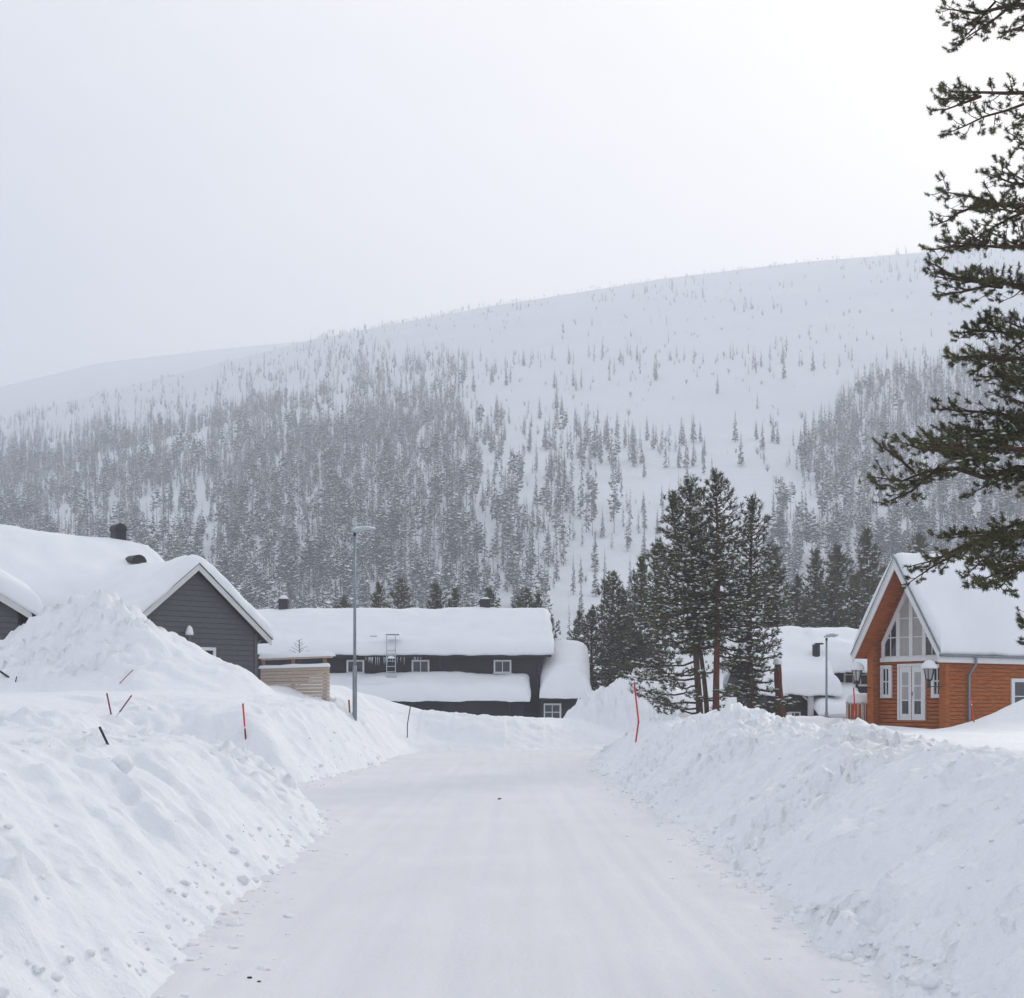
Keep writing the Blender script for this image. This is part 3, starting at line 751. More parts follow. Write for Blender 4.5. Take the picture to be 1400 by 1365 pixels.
# ------------------------------------------------------------------ black house behind the pines (right)
def black_house():
    H = empty("black_house", (0, 70.0, 0.2))
    tag(H, "black painted house with white trim and drooping roof snow behind the lamp and pines", "house")
    z_ = lambda py, Y: EYE + (HY - py) / FPX * Y - 0.2
    X_ = lambda px, Y: (px - HX) / FPX * Y
    rz, yr = z_(874, 75.0), 5.0
    # left half: eave low, right half: wall up to a higher eave
    ez, ye = z_(948, 69.0), -1.0
    s = (rz - ez) / (yr - ye)
    roof = lambda x, y, e=0.0: rz - s * np.sqrt((y - yr) ** 2 + e * e) + s * e * 0.4
    xa, xm, xb = X_(1035, 70), X_(1138, 70), 24.0
    MB().box(xa + 0.5, xb - 0.5, 0.02, 9.4, -1.0, ez - 0.05).build("wall", M["black_wood"], H)
    MB().prism_x([(2.0, ez - 0.1), (2.0, roof(0, 2.0) - 0.25), (yr, rz - 0.25), (9.4, ez - 0.1)][::-1], xa + 0.5, xb - 0.5).build("upper_wall", M["black_wood"], H)
    boards(H, xa + 0.5, xm + 0.4, 0.0, -0.4, ez - 0.1, 0.19, M["black_wood"], t=0.03)
    p = [(yr, rz), (ye, ez), (ye, ez - 0.15), (yr, rz - 0.2)][::-1]
    MB().prism_x(p, xa, xm).build("roof", M["black_metal"], H)
    y2 = 1.5
    p = [(yr, rz), (y2, float(roof(0, y2))), (y2, float(roof(0, y2)) - 0.15), (yr, rz - 0.2)][::-1]
    MB().prism_x(p, xm + 0.01, xb).build("roof", M["black_metal"], H)
    p = [(yr, rz - 0.001), (11.0, ez), (11.0, ez - 0.15), (yr, rz - 0.2)]
    MB().prism_x(p, xa, xb).build("roof", M["black_metal"], H)
    snow_cap("roof_snow", H, xa - 0.1, xm + 0.25, ye - 0.28, 11.0, roof, 0.75, 0.7, 51, 60, 60, 0.22, 0.09, ridge=0.8)
    snow_cap("roof_snow", H, xm - 0.8, xb, y2 - 0.35, 11.0, roof, 0.80, 0.7, 52, 60, 60, 0.25, 0.09, ridge=0.8)
    window(H, X_(1171, 72), z_(938, 72), 1.35, 1.15, 1.96, 3, 2, 0.09)
    # garage lean-to
    lz, lt = z_(976, 68), z_(945, 71.5)
    roofl = lambda x, y, e=0.0: lz + (lt - lz) / 3.6 * (y + 2.0)
    MB().prism_x([(-2.0, lz), (-2.0, lz - 0.14), (1.6, lt - 0.14), (1.6, lt)], X_(1120, 68), X_(1195, 68)).build("garage_roof", M["white"], H)
    snow_cap("garage_roof_snow", H, X_(1119, 68), X_(1196, 68), -2.12, 1.9, roofl, 0.45, 0.5, 53, 50, 40, 0.10, 0.06)
    MB().box(X_(1122, 68.3), X_(1194, 68.3), -1.7, 1.9, -1.0, lz - 0.02).build("garage_wall", M["black_wood"], H)
    d_ = MB().box(X_(1133, 68.2), X_(1172, 68.2), -1.76, -1.72, -0.4, z_(983, 68.2)).build("garage_door", M["white"], H)
    for zz in np.arange(-0.2, z_(983, 68.2), 0.42):
        MB().box(X_(1134, 68.2), X_(1171, 68.2), -1.78, -1.7601, zz, zz + 0.36).build("door_panel", M["offwhite"], d_)
    MB().box(X_(1117, 68.2), X_(1128, 68.2), -1.76, -1.71, -0.4, z_(985, 68.2)).build("side_door", M["offwhite"], H)
    # white corner column, gutter pipe, window at the snow line
    MB().box(X_(1105, 69.3), X_(1112, 69.3), -0.78, -0.52, -1.0, ez + 0.05).build("column", M["white"], H)
    MB().tube([(X_(1099, 69.2), -0.85, ez - 0.02), (X_(1099, 69.2), -0.7, ez - 0.16), (X_(1105, 69.2), -0.68, ez - 0.32)], 0.05, 8).build("gutter_pipe", M["white"], H, True)
    window(H, X_(1086, 69.9), z_(1002, 69.9), 0.62, 1.05, -0.07, 2, 3, 0.06)
    MB().box(X_(1079, 69.9) - 0.12, X_(1079, 69.9) + 0.14, -0.10, -0.04, z_(1002, 69.9), z_(974, 69.9)).build("shutter", M["white"], H)
    # round flue with a cowl
    fz = float(roof(0, 1.2))
    c = MB().tube([(X_(1117, 71), 1.2, fz - 0.2), (X_(1117, 71), 1.2, fz + 1.42)], 0.2, 12).build("flue", M["black_metal"], H, True)
    MB().box(X_(1117, 71) - 0.06, X_(1117, 71) + 0.34, 1.05, 1.35, fz + 1.42, fz + 1.50).build("flue_cowl", M["black_metal"], c)
black_house()

# ------------------------------------------------------------------ red-brown chalet (right)
def red_house():
    th = math.radians(55)
    A = pix(1222.5, 766, 53.0)                      # front apex of the roof
    L = 1.05
    dirv = Vector((math.sin(th), math.cos(th), 0))
    base = 0.6
    org = Vector((A.x, A.y, base)) + dirv * L
    H = empty("red_chalet", org, -th)
    tag(H, "red-brown log chalet with a steep white gable and a tall triangular window", "house")
    ap = A.z - base
    ez = EYE + (HY - 893) / FPX * 53 - base
    tip = 2.05
    S = (ap - ez) / tip
    hw, LEN = 1.72, 10.0
    wt = 0.14
    roof = lambda x, y=None, e=0.0: ap - S * np.sqrt(x * x + e * e) + S * e * 0.5
    yf = -L
    # gable wall of logs
    gh = lambda z: min(hw, (ap - 0.18 - z) / S)
    log_wall(0, 0, 0.0, -0.5, ap - 0.25, 0.15, half=gh).build("gable_wall", M["red_wood"], H)
    # side walls, running forward as porch wings
    wz = ap - 0.22 - S * hw
    for sx in (-1, 1):
        b_ = MB()
        z = -0.5
        while z < wz - 0.02:
            zt = min(z + 0.15, wz)
            xo = sx * hw
            for (q0, q1) in ((z, zt - 0.024),):
                b_.box(min(xo, xo - sx * wt), max(xo, xo - sx * wt), -0.16, LEN, q0, q1)
            b_.box(min(xo - sx * 0.04, xo - sx * (wt - 0.04)), max(xo - sx * 0.04, xo - sx * (wt - 0.04)), -0.15, LEN - 0.01, zt - 0.024, zt)
            z = zt
        b_.build("side_wall", M["red_wood"], H)
        # thick log ends at the wing's front and at the gable corner
        MB().box(sx * hw - 0.15, sx * hw + 0.15, -0.40, -0.165, -0.5, wz + 0.02).build("corner_post", M["red_wood"], H)
    MB().prism([(-hw, -0.5), (hw, -0.5), (hw, wz), (0, ap - 0.2), (-hw, wz)], LEN - 0.2, LEN).build("rear_gable", M["red_wood"], H)
    # roof, soffit and white bargeboards
    for sx in (-1, 1):
        ev = (tip + 0.0)
        p = [(0, ap), (sx * ev, ap - S * ev), (sx * ev, ap - S * ev - 0.16), (0, ap - 0.16)]
        MB().prism(p if sx < 0 else p[::-1], yf + 0.05, LEN + 0.4).build("roof", M["black_metal"], H)
        p = [(0, ap - 0.161), (sx * (ev - 0.03), ap - 0.161 - S * (ev - 0.03)), (sx * (ev - 0.03), ap - 0.20 - S * (ev - 0.03)), (0, ap - 0.20)]
        MB().prism(p if sx < 0 else p[::-1], yf + 0.055, LEN + 0.3).build("soffit", M["soffit_wood"], H)
        bw = 0.34
        p = [(0, ap + 0.02), (sx * (ev + 0.02), ap + 0.02 - S * (ev + 0.02)), (sx * (ev + 0.02), ap - bw - S * (ev + 0.02) + 0.05), (0, ap - bw)]
        MB().prism(p if sx < 0 else p[::-1], yf, yf + 0.048).build("bargeboard", M["white"], H)
        p = [(0, ap + 0.10), (sx * (ev + 0.06), ap + 0.10 - S * (ev + 0.06)), (sx * (ev + 0.06), ap - 0.02 - S * (ev + 0.06)), (0, ap - 0.02)]
        MB().prism(p if sx < 0 else p[::-1], yf - 0.025, yf - 0.001).build("bargeboard_cap", M["offwhite"], H)
        p = [(0, ap + 0.145), (sx * (ev + 0.07), ap + 0.145 - S * (ev + 0.07)), (sx * (ev + 0.07), ap + 0.10 - S * (ev + 0.07)), (0, ap + 0.10)]
        MB().prism(p if sx < 0 else p[::-1], yf - 0.05, yf + 0.04).build("flashing", M["metal"], H)
    # eave fascia, gutter, downpipe on the road side
    ew = ap - S * tip
    MB().box(tip - 0.10, tip + 0.012, yf + 0.06, LEN, ew - 0.40, ew - 0.17).build("fascia", M["white"], H)
    MB().box(hw - 0.02, tip - 0.101, yf + 0.06, LEN, ew - 0.36, ew - 0.30).build("eave_soffit", M["white"], H)
    g_ = MB()
    pr = [(tip + 0.02 + 0.075 + 0.075 * math.cos(a), ew - 0.12 + 0.075 * math.sin(a)) for a in np.linspace(math.pi, 2 * math.pi, 7)]
    g_.prism(pr[::-1] if False else pr, yf + 0.0, LEN).build("gutter", M["metal"], H)
    MB().tube([(tip + 0.09, 1.05, ew - 0.16), (tip + 0.09, 1.05, ew - 0.42), (hw + 0.10, 1.05, ew - 0.85), (hw + 0.10, 1.05, 0.75)], 0.05, 10).build("downpipe", M["metal"], H, True)
    hump = lambda x, y: 1.35 * np.exp(-((y - 2.5) / 1.75) ** 4) * sstep(0.6 + 0.12 * (y - 2.7) ** 2, 1.5 + 0.08 * (y - 2.7) ** 2, x)
    snow_cap("roof_snow", H, -tip - 0.02, tip + 0.10, yf + 0.04, LEN + 0.4, lambda x, y, e: roof(x, y, e), 0.56, 0.22, 61, 80, 90, 0.035, 0.06, thick=hump, ridge=0.28)
    # triangular window: frame, mullions, panes
    zb, zt = ez - 0.62, ez + 1.95
    zb = ez - 0.28
    W2 = 1.42
    half_w = lambda z: max(0.0, min(W2, (ap - 0.62 - z) / S))
    tri = empty("gable_window", (0, 0, 0)); tri.parent = H
    fr = MB()
    yk = -0.10
    zs0 = ap - 0.62 - S * W2
    outer = [(-W2, zb), (W2, zb), (W2, zs0), (0, ap - 0.62), (-W2, zs0)]
    k = 0.17
    W3 = W2 - 0.15; zi = zb + 0.20; zap = ap - 0.62 - k * math.sqrt(1 + S * S)
    inner = [(-W3, zi), (W3, zi), (W3, zap - S * W3), (0, zap), (-W3, zap - S * W3)]
    n = 5
    V = [(x, yk, z) for x, z in outer] + [(x, yk, z) for x, z in inner] + [(x, 0.02, z) for x, z in outer] + [(x, 0.02, z) for x, z in inner]
    Fc = []
    for i in range(n):
        j = (i + 1) % n
        Fc += [(i, j, n + j, n + i), (2 * n + i, i, j, 2 * n + j)[::-1] if False else (2 * n + j, j, i, 2 * n + i), (n + i, n + j, 3 * n + j, 3 * n + i)]
    fr.add(V, Fc); fr.build("frame", M["white"], tri)
    MB().box(-W2 - 0.02, W2 + 0.02, -0.16, -0.102, zb - 0.02, zb + 0.14).build("beam", M["white"], tri)
    hi = lambda x: zap - S * abs(x)
    mull = (-0.62, 0.0, 0.62)
    for xm in mull:
        w_ = 0.085
        MB().prism([(xm - w_, zi), (xm + w_, zi), (xm + w_, hi(abs(xm) + w_)), (xm, hi(xm) if xm == 0 else hi(abs(xm))), (xm - w_, hi(abs(xm) + w_))] if xm == 0 else
                   [(xm - w_, zi), (xm + w_, zi), (xm + w_, hi(xm + w_)), (xm - w_, hi(xm - w_))], -0.09, 0.015).build("mullion", M["white"], tri)
    edges = [-W3, -0.705, -0.535, -0.085, 0.085, 0.535, 0.705, W3]
    for a, b in ((-W3, -0.705), (-0.535, -0.085), (0.085, 0.535), (0.705, W3)):
        top_a, top_b = hi(a), hi(b)
        rows = [zi] + [z for z in (zi + 0.72, zi + 1.45) if z < max(top_a, top_b) - 0.15]
        for r_i, z0 in enumerate(rows):
            z1 = rows[r_i + 1] if r_i + 1 < len(rows) else 99
            def clip(x): return min(z1, hi(x))
            poly = [(a, z0), (b, z0)]
            xs_ = np.linspace(b, a, 7)
            for x in xs_:
                if clip(x) > z0 + 0.01: poly.append((x, clip(x)))
            if abs(a) > abs(b) and hi(a) <= z0: poly[0] = (-(zap - z0) / S, z0)
            if abs(b) > abs(a) and hi(b) <= z0: poly[1] = ((zap - z0) / S, z0)
            if len(poly) > 2: MB().prism(poly, -0.05, -0.03).build("pane", M["curtain" if abs(a + b) < 1.0 else "glass"], tri)
            if r_i:
                xa_, xb_ = max(a, -(zap - z0) / S), min(b, (zap - z0) / S)
                MB().box(xa_, xb_, -0.075, -0.052, z0 - 0.02, z0 + 0.02).build("glazing_bar", M["white"], tri)
        xm = 0.5 * (a + b)
        if abs(xm) > 0.7: MB().box(xm - 0.018, xm + 0.018, -0.074, -0.051, zi, hi(xm)).build("glazing_bar", M["white"], tri)
    # double door with glazed leaves
    zd0, zd1 = EYE + (HY - 985) / FPX * 53.4 - base, EYE + (HY - 911) / FPX * 53.4 - base
    D = MB()
    D.box(-0.66, -0.57, -0.075, 0.03, zd0, zd1); D.box(0.57, 0.66, -0.075, 0.03, zd0, zd1); D.box(-0.66, 0.66, -0.078, 0.03, zd1, zd1 + 0.10)
    dr = D.build("door", M["white"], H)
    for sx in (-1, 1):
        MB().box(min(sx * 0.02, sx * 0.565), max(sx * 0.02, sx * 0.565), -0.045, 0.0, zd0, zd1 - 0.005).build("door_leaf", M["white"], dr)
        for j in range(3):
            za = zd0 + 0.24 + j * (zd1 - zd0 - 0.42) / 3
            zb_ = za + (zd1 - zd0 - 0.42) / 3 - 0.05
            for q in range(2):
                xa_ = sx * 0.295 - 0.15 + q * 0.155
                MB().box(xa_, xa_ + 0.145, -0.052, -0.0455, za, zb_).build("pane", M["curtain" if j else "glass"], dr)
    MB().box(0.03, 0.06, -0.10, -0.046, zd0 + 0.95, zd0 + 1.08).build("handle", M["metal"], dr)
    # side lights
    zs_ = zd1 - 1.22
    window(H, -1.22, zs_, 0.55, 1.28, -0.04, 2, 2, 0.14, sill=False)
    window(H, 1.22, zs_, 0.55, 1.28, -0.04, 2, 2, 0.14, sill=False)
    # window in the long wall (faces +x): built in a rotated frame
    f = MB()
    y0w, y1w, z0w, z1w = 3.75, 5.6, 0.95, 2.42
    for (a, b, c, d) in ((y0w, y1w, z1w - 0.14, z1w), (y0w, y1w, z0w, z0w + 0.14), (y0w, y0w + 0.2, z0w + 0.14, z1w - 0.14), (y1w - 0.2, y1w, z0w + 0.14, z1w - 0.14)):
        f.box(hw + 0.003, hw + 0.06, a, b, c, d)
    fo = f.build("window", M["white"], H)
    f = MB(); ym = 0.5 * (y0w + y1w)
    f.box(hw + 0.01, hw + 0.05, ym - 0.03, ym + 0.03, z0w + 0.14, z1w - 0.14); f.box(hw + 0.012, hw + 0.045, y0w + 0.2, y1w - 0.2, 1.70, 1.74)
    f.build("glazing_bar", M["white"], fo)
    for (a, b) in ((y0w + 0.2, ym), (ym, y1w - 0.2)):
        for (c, d) in ((z0w + 0.14, 1.72), (1.72, z1w - 0.14)):
            MB().box(hw + 0.002, hw + 0.02, a, b, c, d).build("pane", M["glass"], fo)
    # lanterns on brackets
    lanterns = []
    for i, (x, lab) in enumerate(((-hw, "snow capped black lantern on the chalet's farther porch wing"), (hw, "snow capped black lantern in front of the chalet's double door"))):
        loc = org + Matrix.Rotation(-th, 3, 'Z') @ Vector((x, -0.41, ez - 1.30))
        Ln = empty("wall_lantern", loc, -th)
        tag(Ln, lab, "lantern", "lanterns on the chalet porch")
        MB().bar((0, 0.0, 0), (0, -0.82, 0), 0.035, 0.03).build("bracket", M["black_metal"], Ln)
        MB().lathe([(0.07, 0.0), (0.07, 0.05), (0.05, 0.07), (0.055, 0.2), (0.12, 0.24), (0.13, 0.27)], (0, -0.76, 0), 8).build("base", M["black_metal"], Ln)
        MB().lathe([(0.11, 0.27), (0.20, 0.66)], (0, -0.76, 0), 6).build("glass", M["lantern_glass"], Ln)
        fr_ = MB()
        for k in range(6):
            a = 2 * math.pi * k / 6
            fr_.bar((0.115 * math.cos(a), -0.76 + 0.115 * math.sin(a), 0.26), (0.205 * math.cos(a), -0.76 + 0.205 * math.sin(a), 0.67), 0.025, 0.025)
        fr_.build("cage", M["black_metal"], Ln)
        MB().lathe([(0.24, 0.66), (0.25, 0.69), (0.10, 0.86), (0.04, 0.90), (0.04, 0.97), (0.015, 1.0)], (0, -0.76, 0), 6).build("cap", M["black_metal"], Ln)
        V, F = blob(random.Random(i), (0, -0.76, 0.67), 0.29, 0.29, 0.33); MB().add(V, F).build("snow_hat", M["roof_snow"], Ln, True)
red_house()

# terrace fence of vertical boards left of the chalet
def terrace_fence():
    p0, p1 = pix(1158, 962, 55.6), pix(1193, 964, 55.4)
    v = p1 - p0; Lh = math.hypot(v.x, v.y)
    F = empty("terrace_fence", (p0.x, p0.y, 0.4), math.atan2(v.y, v.x))
    tag(F, "orange board terrace fence heaped with snow left of the red-brown chalet", "fence")
    zt = p0.z - 0.4
    n = 7
    for k in range(n):
        MB().box(Lh * k / n + 0.006, Lh * (k + 1) / n - 0.006, 0.0, 0.03 + 0.004 * (k % 2), -0.6, zt - 0.02).build("board", M["soffit_wood"], F)
    for x in (0.0, Lh * 0.62):
        MB().box(x - 0.045, x + 0.045, -0.11, -0.005, -0.6, zt + 0.06).build("post", M["raw_wood"], F)
    MB().box(-0.05, Lh, -0.02, 0.10, zt - 0.015, zt + 0.03).build("top_rail", M["raw_wood"], F)
    snow_cap("snow_heap", F, -0.05, Lh, -0.06, 1.4, lambda x, y, e: zt + 0.02 + 0 * x, 0.42, 0.35, 71, 30, 24, 0.05, 0.14)
terrace_fence()

# ------------------------------------------------------------------ street lamps
def street_lamp(base, top_z, label, arm_px):
    h = top_z - base.z
    Ln = empty("street_lamp", (base.x, base.y, base.z - 1.0))
    tag(Ln, label, "street lamp", "street lamps")
    z0 = 1.0
    MB().lathe([(0.082, -0.4), (0.082, z0 + h * 0.26), (0.055, z0 + h * 0.28)], (0, 0, 0), 12).build("pole_base", M["metal"], Ln, True)
    MB().lathe([(0.055, z0 + h * 0.28), (0.045, z0 + h - 0.16)], (0, 0, 0), 12).build("pole", M["metal"], Ln, True)
    MB().lathe([(0.055, z0 + h - 0.24), (0.055, z0 + h - 0.12)], (0, 0, 0), 12).build("collar", M["black_metal"], Ln, True)
    # flattened drop-shaped housing along +x
    V = []; F = []; ns, nu = 9, 10
    for i in range(ns):
        u = i / (ns - 1)
        x = -0.10 + arm_px * u
        w_ = 0.05 + 0.13 * math.sin(math.pi * min(1, u * 0.92 + 0.06)) ** 0.8
        hh = 0.035 + 0.085 * math.sin(math.pi * (u * 0.9 + 0.07))
        zc = z0 + h - 0.07 + 0.07 * math.sin(u * 1.9)
        for k in range(nu):
            a = 2 * math.pi * k / nu
            V.append((x, w_ * math.cos(a), zc + hh * math.sin(a) * (1.0 if math.sin(a) > 0 else 0.55)))
    for i in range(ns - 1):
        for k in range(nu): F.append((i * nu + k, i * nu + (k + 1) % nu, (i + 1) * nu + (k + 1) % nu, (i + 1) * nu + k))
    F.append(tuple(range(nu))); F.append(tuple((ns - 1) * nu + k for k in range(nu - 1, -1, -1)))
    hd = MB().add(V, F).build("lamp_head", M["lamp_grey"], Ln, True)
    MB().box(0.30, arm_px - 0.20, -0.10, 0.10, z0 + h - 0.085, z0 + h - 0.062).build("lens", M["lantern_glass"], hd)
    V, F = blob(random.Random(3), (arm_px * 0.45, 0, z0 + h + 0.035), arm_px * 0.46, 0.12, 0.08); MB().add(V, F).build("snow_cap", M["roof_snow"], hd, True)
b0 = pix(485, 971, 50.0); b0.z = gz(b0.x, b0.y)
street_lamp(b0, pix(484, 724, 50.0).z, "grey street lamp standing on the snow bank before the dark timber house", 0.82)
b1 = pix(1130, 998, 64.0); b1.z = min(gz(b1.x, b1.y), b1.z + 0.3)
street_lamp(b1, pix(1130, 869, 64.0).z, "smaller grey street lamp in front of the black house", 0.62)

# ------------------------------------------------------------------ snow stakes and sticks
def stake(name, px0, py0, px1, py1, label, mats, w=0.032, cat="stake", bend=None, ymin=6.0, Yfix=None, group="marker stakes in the snow"):
    """top pixel, foot pixel; the foot stands where its ray meets the snow; mats = [(to_fraction, material)] from the foot up"""
    f = hit(px1, py1, ymin) if Yfix is None else pix(px1, py1, Yfix)
    tp = pix(px0, py0, f.y - 0.15 * abs(px1 - px0) / 30)
    d = (tp - f)
    S_ = empty(name, f)
    tag(S_, label, cat, group)
    a = -0.25; pts0 = Vector((0, 0, 0))
    for (b, mm) in mats:
        def P(u):
            q = d * u
            if bend: q = q + Vector((bend * min(max(u, 0) / 0.35, max(1 - u, 0) / 0.65), 0, 0))
            return tuple(q)
        us = np.linspace(a, b, 5)
        MB().tube([P(u) for u in us], w / 2, 8).build("rod" if mm != "reflector" else "reflector_band", M[mm], S_, True)
        a = b
R_, B_, W_, DR = "red_plastic", "black_plastic", "reflector", "dark_red"
stake("snow_stake", 867, 933, 869, 1016, "tall kinked red stake on the right hand bank before the pines", [(0.34, R_), (0.36, DR), (1, R_)], 0.05, bend=0.10, Yfix=40.0)
stake("snow_stake", 332, 962, 336, 1011, "upright red stake with a white band in the shaded bank", [(0.02, R_), (0.30, DR), (0.36, W_), (1, R_)], 0.045, ymin=30)
stake("snow_stake", 146, 948, 152, 977, "short red stake leaning left, one of the crossed pair below the heap", [(1, DR)], 0.04, ymin=20)
stake("snow_stake", 180, 951, 159, 980, "dark red stake leaning right with a pale foot, beside the crossed pair", [(0.22, W_), (0.30, B_), (1, DR)], 0.035, ymin=20)
stake("snow_stake", 182, 916, 163, 935, "thin brownish stake lying slanted on the drift under the heap", [(1, DR)], 0.025, ymin=20)
stake("snow_stake", 136, 994, 147, 1017, "short black stake slanting in the near left bank", [(1, B_)], 0.032, ymin=12)
stake("snow_stake", 0, 918, 13, 927, "black stick slanting at the left edge below the heap", [(1, B_)], 0.06, ymin=20)
stake("snow_stake", 23, 925, 21, 933, "tiny red stake end at the foot of the rough heap", [(0.4, B_), (1, DR)], 0.035, ymin=20)
stake("wooden_peg", 477, 957, 478, 971, "short wooden peg beside the tall street lamp", [(1, "post_wood")], 0.07, Yfix=49.5)
stake("snow_stake", 562, 961, 557, 1009, "thin dark curved stick where the road bends", [(1, B_)], 0.04, bend=-0.06, ymin=45)
stake("snow_stake", 1167, 940, 1170, 993, "red stake beside the terrace fence of the chalet", [(0.25, DR), (1, R_)], 0.05, Yfix=52.3)
stake("snow_stake", 1327, 953, 1333, 998, "red stake at the long side wall of the chalet", [(0.75, R_), (0.78, W_), (1, R_)], 0.045, Yfix=46.0)
stake("snow_stake", 898, 983, 899, 993, "tiny red stake tip between the kinked stake and the pines", [(1, R_)], 0.03, Yfix=55.0)

# ------------------------------------------------------------------ dead trunk with a snow cap
f = pix(1068, 990, 52.0); tp = pix(1063, 908, 52.0)
St = empty("dead_trunk", f)
tag(St, "broken reddish pine trunk with a snow cap right of the pines", "tree trunk")
d = tp - f
pts = [d * u + Vector((0.02 * math.sin(7 * u), 0, 0)) for u in np.linspace(-0.3, 1, 9)]
MB().tube([tuple(p) for p in pts], np.linspace(0.20, 0.13, 9) + 0.012 * np.sin(np.arange(9) * 2.1), 12).build("trunk", M["bark_red"], St, True)
V, F = blob(random.Random(12), (d.x, d.y, d.z - 0.02), 0.19, 0.19, 0.24); MB().add(V, F).build("snow_cap", M["roof_snow"], St, True)
MB().tube([tuple(d * 0.22), tuple(d * 0.22 + Vector((-0.22, -0.05, -0.12)))], [0.05, 0.035], 6).build("branch_stub", M["bark_red"], St, True)

# ------------------------------------------------------------------ pines
def rot_to(D):
    """rotation matrices that carry +z to each unit vector in D, random roll left to the template choice"""
    D = D / (np.linalg.norm(D, axis=1, keepdims=True) + 1e-9)
    ref = np.where(np.abs(D[:, 2:3]) < 0.95, np.array([[0, 0, 1.0]]), np.array([[1.0, 0, 0]]))
    X = np.cross(ref, D); X /= np.linalg.norm(X, axis=1, keepdims=True) + 1e-9
    Y = np.cross(D, X)
    return np.stack([X, Y, D], -1)

def tuft_templates(rng, n_t, n_needles, width, spread=(0.35, 1.2), ln=(0.45, 0.75)):
    out = []
    for _ in range(n_t):
        V = []
        for k in range(n_needles):
            z = rng.uniform(-0.35, 0.35)
            a = rng.uniform(0, 2 * math.pi); th = rng.uniform(*spread) * (1.0 - 0.5 * max(0, z))
            dv = np.array([math.sin(th) * math.cos(a), math.sin(th) * math.sin(a), math.cos(th)])
            b = np.array([0, 0, z])
            l = rng.uniform(*ln)
            sd = np.cross(dv, [rng.uniform(-1, 1), rng.uniform(-1, 1), rng.uniform(-1, 1)]); sd /= np.linalg.norm(sd) + 1e-9
            V += [b - sd * width, b + sd * width, b + dv * l]
        out.append(np.array(V))
    return out

OCT = np.array([(0, 0, 0.55), (1, 0, 0), (0.3, 0.95, 0.05), (-0.8, 0.6, -0.05), (-0.8, -0.6, 0.05), (0.3, -0.95, -0.05), (0, 0, -0.35)])
OCT_F = np.array([(0, 1, 2), (0, 2, 3), (0, 3, 4), (0, 4, 5), (0, 5, 1), (6, 2, 1), (6, 3, 2), (6, 4, 3), (6, 5, 4), (6, 1, 5)])

class PineParts:
    def __init__(s): s.wv = []; s.wf = []; s.n = 0; s.tp = []; s.td = []; s.ts = []; s.sp = []; s.ss = []
    def tube(s, pts, rad, sides):
        V, F = tube_np(pts, rad, sides); s.wv.append(V); s.wf.append(F + s.n); s.n += len(V)
    def wood(s, name): return mesh_np(name, np.concatenate(s.wv), [np.concatenate(s.wf)], smooth=True)
    def needles(s, name, rng, tmpl):
        P = np.array(s.tp); D = np.array(s.td); S_ = np.array(s.ts)
        R = rot_to(D); idx = np.array([rng.randrange(len(tmpl)) for _ in range(len(P))])
        out = []
        for k, T in enumerate(tmpl):
            q = idx == k
            if q.any(): out.append((np.einsum('nij,mj->nmi', R[q], T) * S_[q][:, None, None] + P[q][:, None, :]).reshape(-1, 3))
        V = np.concatenate(out)
        return mesh_np(name, V, [np.arange(len(V)).reshape(-1, 3)])
    def snow(s, name, rng):
        P = np.array(s.sp); S_ = np.array(s.ss)
        a = np.array([rng.uniform(0, 6.28) for _ in range(len(P))])
        c, n = np.cos(a), np.sin(a)
        T = np.stack([OCT[None, :, 0] * c[:, None] - OCT[None, :, 1] * n[:, None], OCT[None, :, 0] * n[:, None] + OCT[None, :, 1] * c[:, None], np.broadcast_to(OCT[None, :, 2], (len(P), 7))], -1)
        V = (T * S_[:, None, :] + P[:, None, :]).reshape(-1, 3)
        F = (OCT_F[None] + np.arange(len(P))[:, None, None] * 7).reshape(-1, 3)
        return mesh_np(name, V, [F], smooth=True)

